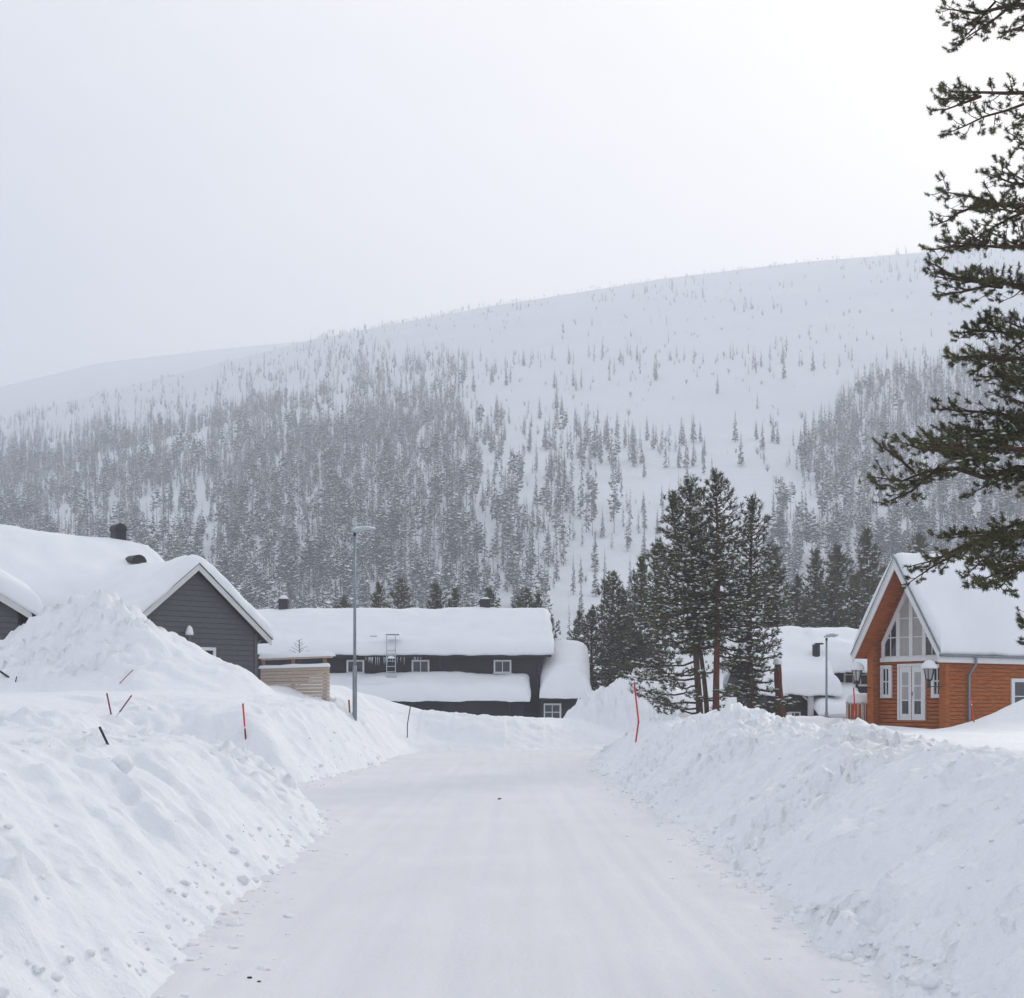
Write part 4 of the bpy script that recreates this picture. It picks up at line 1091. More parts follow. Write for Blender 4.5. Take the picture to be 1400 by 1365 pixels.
def limb(pp, rng, P0, P1, r0, sag, step, sec_len, tuft, snow_p, sides=5, flat=0.45, sub_step=None, fill=1.0, t0=0.25, up=0.3):
    """one pine limb from P0 to P1 with side twigs and needle tufts"""
    P0, P1 = np.asarray(P0, float), np.asarray(P1, float)
    L = np.linalg.norm(P1 - P0); ax = (P1 - P0) / L
    n = max(5, int(L / 0.35))
    u = np.linspace(0, 1, n)
    side = np.cross(ax, [0, 0, 1.0]); side /= np.linalg.norm(side) + 1e-9
    wob = np.array([[rng.uniform(-1, 1) * 0.03 * L, rng.uniform(-1, 1) * 0.025 * L] for _ in range(n)]); wob[0] = 0; wob[-1] = 0
    pts = P0 + (P1 - P0) * u[:, None] + np.array([0, 0, 1.0]) * (-sag * L * np.sin(math.pi * u) * (1 - 0.35 * u))[:, None] + side * wob[:, :1] + np.array([0, 0, 1.0]) * wob[:, 1:]
    rad = r0 * (1 - u) ** 0.8 + 0.006
    pp.tube(pts, rad, sides)
    def at(q): 
        x = q * (n - 1); i = min(int(x), n - 2); return pts[i] + (pts[i + 1] - pts[i]) * (x - i)
    q = t0; sgn = 1
    sub_step = sub_step or tuft * 0.75
    while q < 1.0:
        base = at(q); nxt = at(min(1.0, q + 0.04)); tdir = (nxt - base) / (np.linalg.norm(nxt - base) + 1e-9)
        l = sec_len * (1.0 - 0.72 * q) * rng.uniform(0.55, 1.15) * min(1.0, 0.45 + (q - t0) * 3)
        ang = rng.uniform(0.6, 1.15)
        dv = tdir * math.cos(ang) + side * sgn * math.sin(ang) + np.array([0, 0, 1.0]) * rng.uniform(-flat, flat)
        dv /= np.linalg.norm(dv)
        e = base + dv * l + np.array([0, 0, up * l * rng.uniform(0.1, 0.6)])
        mid = base + dv * l * 0.5
        pp.tube(np.array([base, mid, e]), [0.3 * r0 * (1 - q) + 0.006, 0.2 * r0 * (1 - q) + 0.005, 0.004], 3)
        m_ = max(1, int(l / sub_step))
        for k in range(m_ + 1):
            if rng.random() > fill: continue
            w = 0.3 + 0.7 * k / m_
            p = base + (mid - base) * min(1, 2 * w) if w < 0.5 else mid + (e - mid) * (2 * w - 1)
            last = k == m_
            o = np.array([rng.gauss(0, 1), rng.gauss(0, 1), rng.gauss(0, 0.8)]) * (0 if last else tuft * 0.55)
            d_ = dv * 0.9 + np.array([rng.uniform(-0.6, 0.6), rng.uniform(-0.6, 0.6), rng.uniform(0.1, 0.95)])
            pp.tp.append(p + o); pp.td.append(d_); pp.ts.append(tuft * rng.uniform(0.75, 1.25))
            if not last and tuft < 0.2: pp.tube(np.array([p, p + o]), [0.004, 0.003], 3)
            if rng.random() < snow_p:
                s_ = tuft * rng.uniform(0.18, 0.48)
                pp.sp.append(p + o + np.array([rng.uniform(-1, 1) * s_ * 0.4, rng.uniform(-1, 1) * s_ * 0.4, tuft * 0.22])); pp.ss.append((s_ * rng.uniform(0.8, 1.4), s_ * rng.uniform(0.8, 1.3), s_ * rng.uniform(0.5, 0.9)))
        q += step / L * rng.uniform(0.7, 1.3); sgn = -sgn
    pp.tp.append(pts[-1]); pp.td.append(ax + np.array([0, 0, 0.4])); pp.ts.append(tuft * 1.15)

def pine_tree(seed, H, r0, crown_lo, R, n_limbs, tuft, snow_p, lean=(0, 0), step=0.22, n_needles=16, width=0.05, peak=0.35, low=()):
    rng = random.Random(seed)
    pp = PineParts()
    n = 12; u = np.linspace(0, 1, n)
    pts = np.stack([lean[0] * u ** 1.3 + 0.06 * np.sin(u * 5 + seed), lean[1] * u + 0.05 * np.cos(u * 4 + seed), H * u], -1); pts[:, :2] -= pts[0, :2]
    tv = PineParts(); tv.tube(np.concatenate([[pts[0] - [0, 0, 0.8]], pts]), np.concatenate([[r0 * 1.1], r0 * (1 - u) ** 0.75 + 0.012]), 9)
    at = lambda f: np.array([np.interp(f, u, pts[:, i]) for i in range(3)])
    az = rng.uniform(0, 6)
    for k in range(n_limbs):
        f = crown_lo + (0.985 - crown_lo) * ((k + rng.uniform(-0.3, 0.3)) / n_limbs)
        f = min(max(f, crown_lo), 0.985)
        g = (f - crown_lo) / (1 - crown_lo)
        env = (g / peak) ** 0.55 if g < peak else ((1 - g) / (1 - peak)) ** 0.75
        l = R * max(0.14, env) * rng.uniform(0.62, 1.12)
        az += 2.4 + rng.uniform(-0.5, 0.5)
        el = -0.30 + 1.05 * g + rng.uniform(-0.15, 0.15)
        p0 = at(f); d_ = np.array([math.cos(az) * math.cos(el), math.sin(az) * math.cos(el), math.sin(el)])
        limb(pp, rng, p0, p0 + d_ * l + np.array([0, 0, 0.10 * l]), 0.05 * (1 - g) * r0 / 0.12 + 0.012, 0.10, step, l * 0.55, tuft, snow_p, 4, t0=0.18)
    for (f, a, l, el) in low:
        p0 = at(f); d_ = np.array([math.cos(a) * math.cos(el), math.sin(a) * math.cos(el), math.sin(el)])
        limb(pp, rng, p0, p0 + d_ * l, 0.035, 0.06, step * 0.8, l * 0.5, tuft, snow_p * 1.3, 4, t0=0.4)
    # leader
    for q in (0.93, 0.95, 0.97, 0.985, 1.0):
        for _ in range(3):
            pp.tp.append(at(q) + np.array([rng.uniform(-.1, .1), rng.uniform(-.1, .1), 0])); pp.td.append(np.array([rng.uniform(-.5, .5), rng.uniform(-.5, .5), 1.0])); pp.ts.append(tuft)
    tm = tuft_templates(rng, 7, n_needles, width)
    return tv.wood("trunk"), pp.wood("limbs"), pp.needles("crown", rng, tm), pp.snow("snow_load", rng)

def place_pine(parts, loc, label, group, rz=0.0, sc=1.0, bark="bark", name="pine_tree", needle="needle"):
    T = empty(name, loc, rz); T.scale = (sc, sc, sc)
    tag(T, label, "tree", group)
    for nm, me, mt in zip(("trunk", "limbs", "crown", "snow_load"), parts, (bark, "twig", needle, "tree_snow")):
        if me is None: continue
        o = link(nm, me, None if me.materials else M[mt], None); o.parent = T
        if nm != "trunk": o["kind"] = "stuff"
    return T

# the group of tall pines by the road bend
GP = "tall pines by the road bend"
def cluster(seed, bpx, tpx, tpy, Y, R, lo, n, label, bark, r0, low=()):
    b = pix(bpx, 992, Y); b.z = gz(b.x, b.y) - 0.1
    top = pix(tpx, tpy, Y)
    place_pine(pine_tree(seed, top.z - b.z, r0, lo, R, int(n * 1.3), 0.225, 0.55, (top.x - b.x, 0), 0.20, 18, 0.065, 0.26, low), b, label, GP, 0.0, 1.0, bark)
PI = math.pi
cluster(3, 958, 940, 655, 50.0, 2.0, 0.30, 62, "dark trunked pine on the left of the tall group at the bend", "bark", 0.125, [(0.10, PI * 0.98, 2.0, 0.12), (0.14, PI * 1.1, 2.4, 0.05), (0.20, PI * 0.95, 2.7, 0.02), (0.27, PI * 1.05, 2.4, -0.08), (0.06, PI * 1.2, 1.6, 0.2), (0.04, PI * 0.9, 1.5, 0.15), (0.08, PI * 0.8, 1.8, 0.1), (0.24, PI * 1.25, 2.2, -0.1), (0.17, PI * 1.3, 2.0, 0.0), (0.12, -0.2, 1.2, 0.1)])
cluster(7, 967, 921, 675, 51.2, 1.6, 0.32, 44, "slender pine leaning left in the middle of the tall group", "bark", 0.085, [(0.22, PI * 0.9, 2.2, -0.05)])
cluster(11, 979, 976, 645, 49.2, 1.9, 0.34, 58, "tallest reddish trunked pine of the group at the bend", "bark_red", 0.12, [(0.14, -1.4, 1.5, 0.0), (0.22, -2.2, 1.7, -0.05), (0.28, -0.8, 1.7, -0.1), (0.10, -2.6, 1.2, 0.1)])
cluster(15, 1028, 1029, 680, 51.0, 1.8, 0.12, 70, "pine on the right of the tall group, next to the dead trunk", "bark", 0.13, [(0.10, 0.1, 1.7, 0.05), (0.07, PI * 0.9, 1.4, 0.1), (0.12, -0.5, 1.6, 0.0), (0.05, -2.4, 1.3, 0.1), (0.03, -1.0, 1.2, 0.2), (0.15, -2.0, 1.5, 0.0), (0.08, -1.5, 1.3, 0.1)])

# the near pine whose boughs hang into the picture from the right
def near_pine():
    rng = random.Random(77)
    Y = 19.0
    bx = 8.7; bz = gz(bx, Y) - 0.2
    pp = PineParts(); tv = PineParts()
    u = np.linspace(0, 1, 14); Ht = 15.0
    pts = np.stack([bx + 0.12 * np.sin(u * 4), Y + 0.1 * np.cos(u * 5), bz - 0.5 + Ht * u], -1)
    tv.tube(pts, 0.27 * (1 - u) ** 0.7 + 0.02, 12)
    tz = lambda z: np.array([np.interp(z, pts[:, 2], pts[:, i]) for i in range(2)] + [z])
    tf = 0.125
    # (start height on the trunk, tip pixel, depth offset of the tip, thickness, side twig length, step)
    spec = [(-20, (1291, 12), 0.2, 0.05, 1.25, 0.13), 
            (165, (1290, 126), -0.3, 0.045, 0.85, 0.14), 
            (330, (1288, 262), 0.1, 0.05, 1.2, 0.12), (300, (1345, 235), 0.9, 0.045, 1.0, 0.14), (370, (1292, 330), -0.5, 0.045, 1.1, 0.13),
            (430, (1277, 378), 0.3, 0.05, 1.2, 0.12),
            (505, (1308, 488), -0.2, 0.05, 1.0, 0.11), (480, (1325, 450), 0.4, 0.045, 1.0, 0.12), (560, (1300, 600), 0.3, 0.045, 1.1, 0.12), (520, (1340, 515), 0.7, 0.045, 0.9, 0.14),
            (600, (1192, 652), 0.1, 0.065, 1.25, 0.115), (585, (1285, 560), 0.9, 0.05, 1.2, 0.12), (620, (1268, 612), -0.9, 0.05, 1.2, 0.12),
            
            (655, (1242, 775), -0.3, 0.06, 1.0, 0.135), (690, (1300, 735), 0.9, 0.05, 1.0, 0.14), (700, (1345, 800), -0.7, 0.045, 0.9, 0.15),
            (860, (1398, 880), -0.5, 0.035, 0.6, 0.16)]
    for (sy, (tx, ty), dy, th, sl, st) in spec:
        z0 = EYE + (HY - sy) / FPX * Y
        p0 = tz(z0); p1 = np.array(pix(tx, ty, Y + dy))
        snw = 0.09 if sy > 480 else 0.03
        limb(pp, rng, p0, p1, th, rng.uniform(-0.04, 0.05), st * 0.85, sl * 0.72, tf, snw, 6, flat=0.6, sub_step=0.075, t0=0.18, up=0.3)
        Lm = np.linalg.norm(p1 - p0)
        for q in range(4):
            tq = rng.uniform(0.22, 0.88)
            a0 = p0 + (p1 - p0) * tq
            ax = (p1 - p0) / Lm
            sd = np.cross(ax, [0, 0, 1.0]); sd /= np.linalg.norm(sd)
            dv = ax * rng.uniform(0.35, 0.9) + sd * rng.choice((-1, 1)) * rng.uniform(0.3, 0.9) + np.array([0, 0, rng.uniform(-0.45, 0.5)])
            dv /= np.linalg.norm(dv)
            ll = min(1.5, Lm * (1.02 - tq) * rng.uniform(0.55, 0.9) + 0.25)
            limb(pp, rng, a0, a0 + dv * ll, th * 0.35, rng.uniform(-0.05, 0.06), 0.10, 0.5, tf * 0.95, snw, 4, flat=0.6, sub_step=0.075, t0=0.2, up=0.3)
    # boughs on the other sides of the trunk
    for k in range(15):
        z0 = bz + 4.0 + k * 0.68; a = k * 2.4 + 0.4
        if math.cos(a) < -0.25: a += PI
        l = 2.6 * (1 - (z0 - bz) / Ht * 0.7) * rng.uniform(0.8, 1.1)
        p0 = tz(z0)
        limb(pp, rng, p0, p0 + np.array([math.cos(a) * l, math.sin(a) * l, 0.15 * l]), 0.045, 0.08, 0.28, 1.0, 0.2, 0.08, 5)
    for q in range(30):
        pp.tp.append(pts[-1] + np.array([rng.uniform(-.3, .3), rng.uniform(-.3, .3), rng.uniform(-.8, .1)])); pp.td.append(np.array([rng.uniform(-.7, .7), rng.uniform(-.7, .7), 1.0])); pp.ts.append(0.2)
    tm = tuft_templates(rng, 9, 60, 0.04, (0.1, 1.9), (0.34, 0.52)); print("TUFTS", len(pp.tp))
    place_pine((tv.wood("trunk"), pp.wood("limbs"), pp.needles("crown", rng, tm), pp.snow("snow_load", rng)), (0, 0, 0), "large near pine with dark boughs reaching into the picture from the right", None, needle="needle_near")
near_pine()

# rows of middle-distance pines and spruces behind the houses
mid = [pine_tree(101, 10.0, 0.15, 0.22, 1.9, 70, 0.42, 0.36, (0.2, 0), 0.32, 14, 0.075, 0.35),
       pine_tree(102, 10.0, 0.13, 0.34, 1.7, 60, 0.42, 0.36, (-0.2, 0), 0.32, 14, 0.075, 0.45),
       pine_tree(103, 10.0, 0.14, 0.10, 1.8, 76, 0.42, 0.40, (0.1, 0), 0.32, 14, 0.075, 0.22)]
MIDS = [  # top px, top py, distance, variant, label, group
    (836, 785, 90, 1, "flat topped dark pine just right of the dark house annex", 0), (877, 766, 80, 2, "dark pine close on the left of the tall group", 0), (812, 832, 92, 0, "short dark pine right behind the annex", 0),
    (792, 838, 98, 2, "small dark spruce peeping over the annex roof", 0), (856, 812, 90, 0, "low bushy pine between annex and tall group", 0), (900, 742, 86, 0, "pine half hidden behind the left side of the tall group", 0), (838, 872, 84, 2, "lowest bushy pine beside the annex wall", 0), (872, 868, 80, 0, "low pine behind the snow heap at the bend", 0), (856, 838, 86, 1, "slim pine amid the dark pines right of the annex", 0),
    (1062, 752, 96, 0, "pine right behind the tall group above the black house", 1), (1090, 790, 100, 2, "shorter pine above the left end of the black house roof", 1), (1117, 756, 105, 2, "pointed spruce above the flue of the black house", 1), (1150, 750, 108, 0, "dark pine above the middle of the black house roof", 1), (1190, 727, 102, 2, "tallest pointed spruce just left of the chalet gable", 1), (1135, 792, 100, 1, "lower pine above the lamp by the black house", 1), (1172, 790, 96, 2, "lower pine between black house roof and chalet", 1), (1210, 780, 112, 0, "pine hidden partly by the chalet bargeboard", 1), (1258, 735, 120, 1, "pine top above the chalet ridge", 1), (1102, 826, 92, 0, "lowest pine behind the black house ridge", 1),
    (517, 800, 112, 2, "narrow dark spruce top above the roof right of the lamp", 2), (550, 794, 118, 1, "wide round pine top above the dark house ridge", 2), (596, 802, 110, 0, "dark pine top above the middle of the ridge", 2), (622, 808, 110, 2, "small dark spruce beside the pine above the ridge", 2), (669, 808, 108, 0, "dark pine behind the ridge chimney", 2), (717, 808, 110, 1, "pine top above the right end of the ridge", 2), (737, 815, 114, 2, "last pine top above the ridge's right end", 2), (470, 818, 120, 0, "faint pine top just left of the tall street lamp", 2), (752, 842, 104, 0, "pine beside the right rake of the dark house roof", 2)]
GM = ("dark pines right of the annex", "pines behind the black house", "pine tops above the dark house ridge")
rng = random.Random(5)
for (tx, ty, Y, var, lab, gi) in MIDS:
    tpv = pix(tx, ty, Y)
    zb = 0.5
    h = tpv.z - zb
    T = place_pine(mid[var], (tpv.x - 0.1, Y, zb), lab, GM[gi], rng.uniform(0, 6.28), h / 10.0)
    w_ = max(1.0, min(1.35, 8.5 / h)); T.scale = (h / 10 * w_, h / 10 * w_, h / 10)

# sapling behind the slatted fence
sp = pix(409, 874, 54.0)
pp = PineParts(); rng = random.Random(9)
zb = gz(sp.x, sp.y)
tv = PineParts(); tv.tube(np.array([[0, 0, -0.2], [0, 0, (sp.z - zb) * 0.6], [0.02, 0, sp.z - zb]]), [0.035, 0.022, 0.006], 6)
hh = sp.z - zb
for k in range(18):
    z = hh - 0.06 - k * 0.045; a = k * 2.4; l = 0.10 + 0.022 * k
    e = np.array([math.cos(a) * l, math.sin(a) * l, z + l * 0.45])
    pp.tube(np.array([[0, 0, z], e]), [0.010, 0.005], 3)
    for q in (0.6, 1.0):
        pp.tp.append(np.array([0, 0, z]) * (1 - q) + e * q); pp.td.append(e - np.array([0, 0, z])); pp.ts.append(0.07)
    if k > 8: pp.sp.append(e + np.array([0, 0, 0.03])); pp.ss.append((0.06, 0.05, 0.035))
place_pine((tv.wood("trunk"), pp.wood("limbs"), pp.needles("crown", rng, tuft_templates(rng, 4, 8, 0.06)), pp.snow("snow_load", rng)), (sp.x, sp.y, zb), "thin bare-looking sapling above the slatted fence", None, name="sapling")

# ------------------------------------------------------------------ forest on the fell
def spruce_lo(rng, nb, r, snow_frac, trunk=True, jag=1.0, lo=0.06, pine=False):
    """unit-height conifer: drooping branch kites, some carrying snow; returns V, needle faces, snow faces, trunk faces"""
    V = []; Fn = []; Fs = []; Ft = []
    if trunk:
        for k in range(3):
            a = k * 2.094; V.append((0.011 * math.cos(a), 0.011 * math.sin(a), -0.03))
        V.append((0, 0, 0.9)); Ft = [(0, 1, 3), (1, 2, 3), (2, 0, 3)]
    for k in range(nb):
        g = (k + rng.random()) / nb
        if pine:
            h = 0.42 + 0.56 * g; env = math.sin(math.pi * min(1, 0.25 + 0.72 * g)) ** 0.7
        else:
            h = lo + (0.97 - lo) * g ** 1.12; env = (1 - g) ** 0.85 * (0.75 + 0.25 * min(1, g * 6))
        l = r * max(0.10, env) * rng.uniform(0.6, 1.2)
        a = rng.uniform(0, 2 * math.pi); ca, sa = math.cos(a), math.sin(a)
        z0 = h + (0.1 * l if pine else 0.25 * l)
        dz = -l * rng.uniform(0.25, 0.75) if not pine else l * rng.uniform(-0.3, 0.4)
        w_ = l * rng.uniform(0.28, 0.5)
        st = rng.uniform(0.0, 0.25)
        p0 = (ca * l * st, sa * l * st, z0); p1 = (ca * l, sa * l, z0 + dz)
        mx, my, mz = ca * l * 0.62, sa * l * 0.62, z0 + dz * 0.45
        q1 = (mx - sa * w_, my + ca * w_, mz - w_ * rng.uniform(0.2, 0.7)); q2 = (mx + sa * w_, my - ca * w_, mz - w_ * rng.uniform(0.2, 0.7))
        i = len(V); V += [p0, q1, p1, q2]; Fn += [(i, i + 1, i + 2), (i, i + 2, i + 3)]
        if rng.random() < snow_frac:
            i = len(V); s = rng.uniform(0.5, 0.95); up = 0.006 + 0.05 * l
            c = [(p0[j] + q1[j] + p1[j] + q2[j]) / 4 for j in range(3)]
            sh = rng.uniform(0.0, 0.25)
            for p in (p0, q1, p1, q2): V.append(tuple(c[j] + (p[j] - c[j]) * s + sh * (p1[j] - c[j]) + (up if j == 2 else 0) for j in range(3)))
            Fs += [(i, i + 1, i + 2), (i, i + 2, i + 3)]
    return np.array(V), np.array(Fn), np.array(Fs).reshape(-1, 3), np.array(Ft).reshape(-1, 3)

def birch_lo(rng):
    V = []; F = []
    for k in range(26):
        a = rng.uniform(0, 6.28); l = rng.uniform(0.2, 0.5); z = rng.uniform(0.1, 0.6)
        b = np.array([rng.uniform(-.05, .05), rng.uniform(-.05, .05), z]); e = b + np.array([math.cos(a) * l * 0.6, math.sin(a) * l * 0.6, l * 0.8])
        i = len(V); V += [tuple(b), tuple(b + [0.025, 0.02, 0.01]), tuple(e)]; F.append((i, i + 1, i + 2))
    return np.array(V), np.array(F), np.zeros((0, 3), int), np.zeros((0, 3), int)

rng = random.Random(2024)
LO = [spruce_lo(rng, 48, 0.085 + 0.014 * k, 0.92) for k in range(5)] + [spruce_lo(rng, 42, 0.16, 0.7, pine=True) for _ in range(2)] + [birch_lo(rng) for _ in range(2)]
HI = [spruce_lo(rng, 130, 0.085 + 0.014 * k, 0.88) for k in range(5)] + [spruce_lo(rng, 100, 0.15, 0.65, pine=True) for _ in range(2)]

def inside(poly, x, y):
    c = np.zeros(x.shape, bool); n = len(poly)
    for i in range(n):
        (x0, y0), (x1, y1) = poly[i], poly[(i + 1) % n]
        if y0 == y1: continue
        c ^= ((y0 > y) != (y1 > y)) & (x < (x1 - x0) * (y - y0) / (y1 - y0) + x0)
    return c

rs = np.random.RandomState(7)
NC = 60000
Yc = np.sqrt(rs.uniform(250.0 ** 2, 1045.0 ** 2, NC)); Xc = rs.uniform(-0.47, 0.47, NC) * Yc
Zc = hill_z(Xc, Yc)
px = HX + FPX * Xc / Yc; py = HY - FPX * (Zc - EYE) / Yc
jx = px + 22 * fbm(px * 0.02, py * 0.02, 401, 2); jy = py + 16 * fbm(px * 0.02, py * 0.02, 402, 2)
dense_r = inside([(1700, 450), (1380, 470), (1250, 505), (1180, 535), (1115, 590), (1080, 650), (1055, 720), (1040, 800), (1030, 930), (1700, 930)], jx, jy)
ytop = np.interp(jx, [-300, 0, 200, 430, 560, 680, 800, 900, 980, 1040, 1300], [620, 552, 505, 462, 455, 462, 500, 520, 560, 600, 440])
tl = np.clip((jy - ytop) / 150.0, 0, 1)
xf = np.interp(jx, [-300, 480, 620, 760, 880, 960, 1050, 1300], [1.0, 0.95, 0.80, 0.66, 0.50, 0.24, 0.14, 0.12])
low = np.interp(jx, [700, 760, 900], [0.0, 1.0, 1.0]) * sstep(740, 800, jy)            # clearing above the road bend
patch = fbm(Xc * 0.018, Yc * 0.012, 403, 3)
streaks = fbm(px * 0.045, py * 0.006, 404, 3)
dens = np.clip(np.interp(jy, [540, 660], [0.62, 0.98]) * xf * tl ** 0.9 * (1 + 1.1 * patch + 1.2 * streaks), 0.0, 0.95) * (1 - 0.85 * low)
dens = np.maximum(dens, np.clip(0.06 + 0.16 * patch, 0.015, 0.16))
dens = np.where(dense_r, np.clip(0.85 + 0.8 * patch + 0.6 * streaks, 0.2, 1), dens)
isd = dens > 0.30; semi = (dens > 0.09) & ~isd
keep = rs.uniform(0, 1, NC) < dens * 0.62
Xf, Yf, Zf, pxf, pyf, sdm, dnf = Xc[keep], Yc[keep], Zc[keep], px[keep], py[keep], semi[keep] & ~isd[keep], isd[keep]
nF = len(Xf)
hf = np.where(dnf, rs.uniform(6.5, 15.0, nF), np.where(sdm, rs.uniform(5, 13.5, nF), rs.choice([2.2, 2.8, 3.4, 4.5, 6.5, 9.5], nF) * rs.uniform(0.8, 1.25, nF)))
hf *= np.interp(Yf, [300, 700, 1000], [1.0, 0.95, 0.75])
bir = ~dnf & (rs.uniform(0, 1, nF) < np.where(sdm, 0.30, 0.55)); hf = np.where(bir, rs.uniform(2.0, 5.0, nF), hf)
var = rs.randint(0, 5, nF); pin = dnf & (rs.uniform(0, 1, nF) < np.interp(pyf, [600, 800], [0.05, 0.35])); var = np.where(pin, rs.randint(5, 7, nF), var); var = np.where(bir, rs.randint(7, 9, nF), var)
ang = rs.uniform(0, 6.28, nF)
# little trees along the skyline
ns = 420
xs_ = np.concatenate([rs.uniform(430, 720, 230), rs.uniform(720, 1300, 150), rs.uniform(0, 430, 40)])
Ys = np.full(ns, D1 - 3.0); Ys[380:] = D2 - 8
Xs = (xs_ - HX) / FPX * Ys
Xf = np.concatenate([Xf, Xs]); Yf = np.concatenate([Yf, Ys]); Zf = np.concatenate([Zf, hill_z(Xs, Ys)]); pxf = np.concatenate([pxf, xs_]); pyf = np.concatenate([pyf, np.full(ns, 400)])
hf = np.concatenate([hf, rs.uniform(1.5, 4.0, ns) * np.where(rs.uniform(0, 1, ns) < 0.15, 1.7, 1.0)]); var = np.concatenate([var, rs.choice([0, 1, 2, 7, 8], ns)]); ang = np.concatenate([ang, rs.uniform(0, 6.28, ns)]); dnf = np.concatenate([dnf, np.zeros(ns, bool)])
# the ones that show largest stand as trees of their own
vis = (pxf > 5) & (pxf < 1395) & (pyf < 850) & (var < 7)
score = np.where(vis, hf / Yf, 0)
single = np.zeros(len(Xf), bool)
op = np.nonzero(vis & ~dnf)[0]; op = op[np.argsort(-score[op])][:130]; single[op] = True
de = np.nonzero(vis & dnf)[0]; de = de[np.argsort(-score[de])][:165]; single[de] = True
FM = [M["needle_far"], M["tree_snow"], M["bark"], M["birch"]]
def lo_mesh(name, L):
    V, Fn, Fs, Ft = L
    me = mesh_np(name, V, [Fn, Fs, Ft], [m_ for m_, f_ in zip((0, 1, 2), (Fn, Fs, Ft)) if len(f_)])
    for q in FM: me.materials.append(q)
    return me
him = [lo_mesh("spruce", L) for L in HI]
for i in np.nonzero(single)[0]:
    nm = "far_pine" if var[i] >= 5 else "far_spruce"
    o = bpy.data.objects.new(nm, him[var[i]]); COL.objects.link(o)
    o.location = (Xf[i], Yf[i], Zf[i]); o.rotation_euler = (0, 0, ang[i]); o.scale = (hf[i],) * 3
    if dnf[i]: tag(o, "snow dusted %s in the dense forest at the foot of the fell" % ("pine" if var[i] >= 5 else "spruce"), "tree", "%s of the fell forest" % ("pines" if var[i] >= 5 else "spruces"))
    else: tag(o, "lone snow dusted spruce on the open white slope of the fell", "tree", "lone spruces on the open slope")
Vs, FN, FS, FT, FB = [], [], [], [], []
n0 = 0
for v in range(9):
    q = np.nonzero(~single & (var == v))[0]
    if not len(q): continue
    V, Fn, Fs, Ft = LO[v]
    c, s = np.cos(ang[q])[:, None], np.sin(ang[q])[:, None]
    P = np.stack([V[None, :, 0] * c - V[None, :, 1] * s, V[None, :, 0] * s + V[None, :, 1] * c, np.broadcast_to(V[None, :, 2], (len(q), len(V)))], -1) * hf[q][:, None, None] + np.stack([Xf[q], Yf[q], Zf[q]], -1)[:, None, :]
    off = n0 + np.arange(len(q))[:, None, None] * len(V)
    for f_, dst in ((Fn, FB if v >= 7 else FN), (Fs, FS), (Ft, FT)):
        if len(f_): dst.append((f_[None] + off).reshape(-1, 3))
    Vs.append(P.reshape(-1, 3)); n0 += len(q) * len(V)
me = mesh_np("forest", np.concatenate(Vs), [np.concatenate(FN), np.concatenate(FS), np.concatenate(FT), np.concatenate(FB)], [0, 1, 2, 3])
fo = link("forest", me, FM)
tag(fo, "distant snow dusted conifer forest covering the fell side", None, None, "stuff")
print("FOREST", len(Xf), "tris", len(me.polygons))

# ------------------------------------------------------------------ loose snow chunks along the plough edge
def ico():
    t_ = (1 + 5 ** 0.5) / 2
    V = np.array([(-1, t_, 0), (1, t_, 0), (-1, -t_, 0), (1, -t_, 0), (0, -1, t_), (0, 1, t_), (0, -1, -t_), (0, 1, -t_), (t_, 0, -1), (t_, 0, 1), (-t_, 0, -1), (-t_, 0, 1)]) / math.hypot(1, t_)
    F = np.array([(0, 11, 5), (0, 5, 1), (0, 1, 7), (0, 7, 10), (0, 10, 11), (1, 5, 9), (5, 11, 4), (11, 10, 2), (10, 7, 6), (7, 1, 8), (3, 9, 4), (3, 4, 2), (3, 2, 6), (3, 6, 8), (3, 8, 9), (4, 9, 5), (2, 4, 11), (6, 2, 10), (8, 6, 7), (9, 8, 1)])
    # one subdivision
    mid_ = {}; V = list(map(tuple, V)); nf = []
    def mp_(a, b):
        k_ = (min(a, b), max(a, b))
        if k_ not in mid_:
            p = np.array(V[a]) + np.array(V[b]); p /= np.linalg.norm(p); V.append(tuple(p)); mid_[k_] = len(V) - 1
        return mid_[k_]
    for a, b, c in F:
        x, y, z = mp_(a, b), mp_(b, c), mp_(c, a); nf += [(a, x, z), (b, y, x), (c, z, y), (x, y, z)]
    return np.array(V), np.array(nf)
IV, IF = ico()
rs = np.random.RandomState(99)
nC = 22000
Yk = 7.5 + 40 * rs.uniform(0, 1, nC) ** 1.5; Xk = rs.uniform(-7.5, 7.5, nC)
dk = road_sd(Xk, Yk)
pk = np.where(dk < -0.9, 0.0, np.where(dk < 0, 0.30 * np.exp(dk / 0.22), np.where(dk < 0.5, 0.6, np.where(dk < 2.9, 0.035, 0.015))))
kp = rs.uniform(0, 1, nC) < pk
Xk, Yk, dk = Xk[kp], Yk[kp], dk[kp]
sk = np.clip(rs.lognormal(-3.85, 0.5, len(Xk)), 0.010, 0.07)
sk = np.where(dk < 0, np.minimum(sk, 0.06), sk)
Zk = np.maximum(ground_z(Xk, Yk), road_z(Xk, Yk))
sh = 1 + 0.32 * rs.uniform(-1, 1, (len(Xk), len(IV), 1)) 
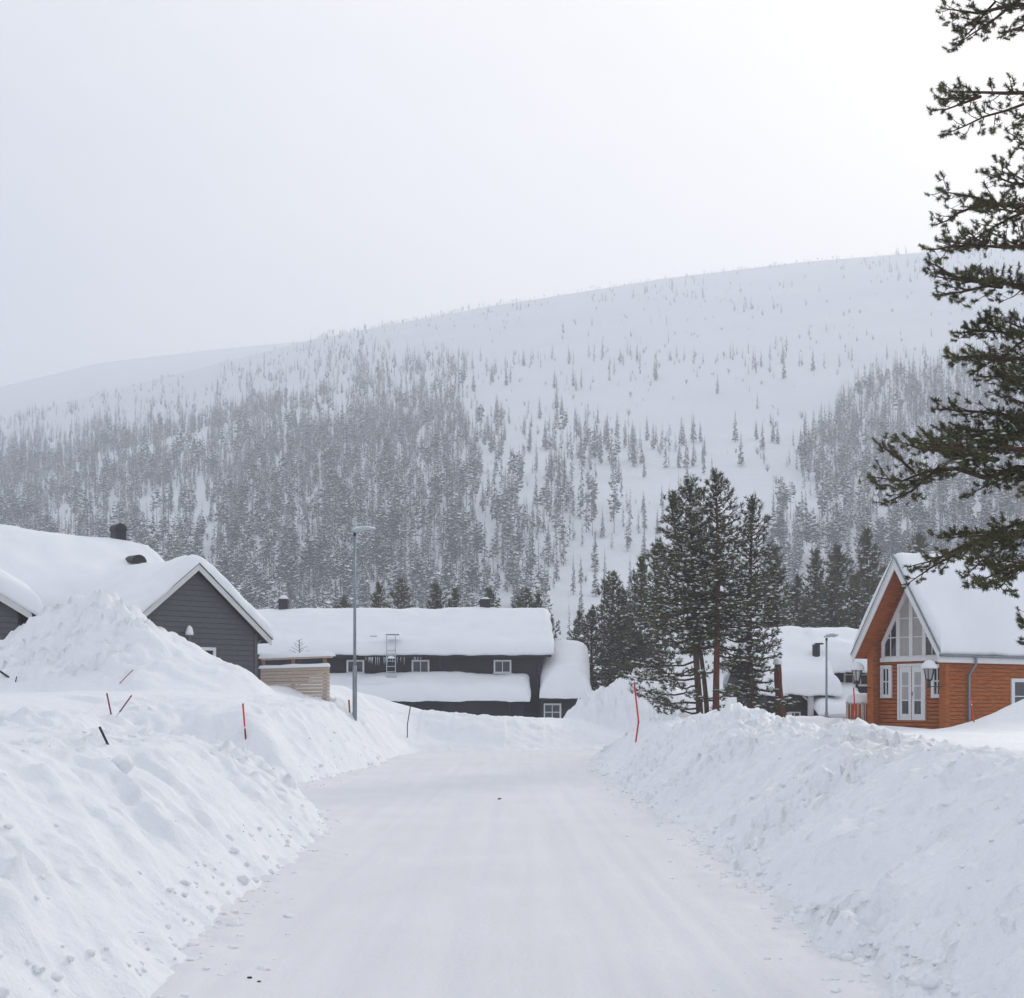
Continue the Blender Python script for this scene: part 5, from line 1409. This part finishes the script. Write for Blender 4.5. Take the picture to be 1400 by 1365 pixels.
an = rs.uniform(0, 6.28, (len(Xk), 1))
asp = np.stack([rs.uniform(0.8, 1.5, len(Xk)), rs.uniform(0.8, 1.3, len(Xk)), rs.uniform(0.55, 0.95, len(Xk))], -1)
Q = IV[None] * sh * asp[:, None, :]
Q = np.stack([Q[..., 0] * np.cos(an) - Q[..., 1] * np.sin(an), Q[..., 0] * np.sin(an) + Q[..., 1] * np.cos(an), Q[..., 2]], -1)
Q = Q * sk[:, None, None] + np.stack([Xk, Yk, Zk - sk * 0.05], -1)[:, None, :]
me = mesh_np("snow_chunks", Q.reshape(-1, 3), [(IF[None] + np.arange(len(Xk))[:, None, None] * len(IV)).reshape(-1, 3)], smooth=True)
ck = link("snow_chunks", me, M["chunk_snow"])
tag(ck, "loose lumps of ploughed snow along the road edges", None, None, "stuff")
print("CHUNKS", len(Xk))

def lump(name, px_, py_, r, mat, label, cat, seed, group=None):
    p = hit(px_, py_, 5.0); rr = random.Random(seed)
    z = max(gz(p.x, p.y), float(road_z(np.array([p.x]), np.array([p.y]))[0]))
    V = IV * np.array([1 + rr.uniform(-0.25, 0.3) for _ in range(len(IV))])[:, None] * np.array([1.2, 1.0, 0.8]) * r
    o = link(name, mesh_np(name, V, [IF], smooth=True), M[mat]); o.location = (p.x, p.y, z + r * 0.05)
    tag(o, label, cat, group)
lump("snow_lump", 319, 1281, 0.055, "chunk_snow", "single rounded snow lump lying apart on the road at left", "snow lump", 1, "loose lumps")
lump("snow_lump", 164, 1048, 0.12, "chunk_snow", "largest snow block standing on the near left bank", "snow lump", 2, "loose lumps")
lump("snow_lump", 1158, 1322, 0.06, "chunk_snow", "loose snow lump at the foot of the near right bank", "snow lump", 5, "loose lumps")
lump("dark_clod", 683, 1098, 0.035, "dark_soil", "small dark clod in the middle of the road", "clod", 3)
lump("dark_clod", 341, 1354, 0.016, "dark_soil", "dark crumb at the bottom edge of the road", "clod", 4)
lump("dark_clod", 354, 1358, 0.012, "dark_soil", "smaller dark crumb right of another at the bottom edge", "clod", 6)
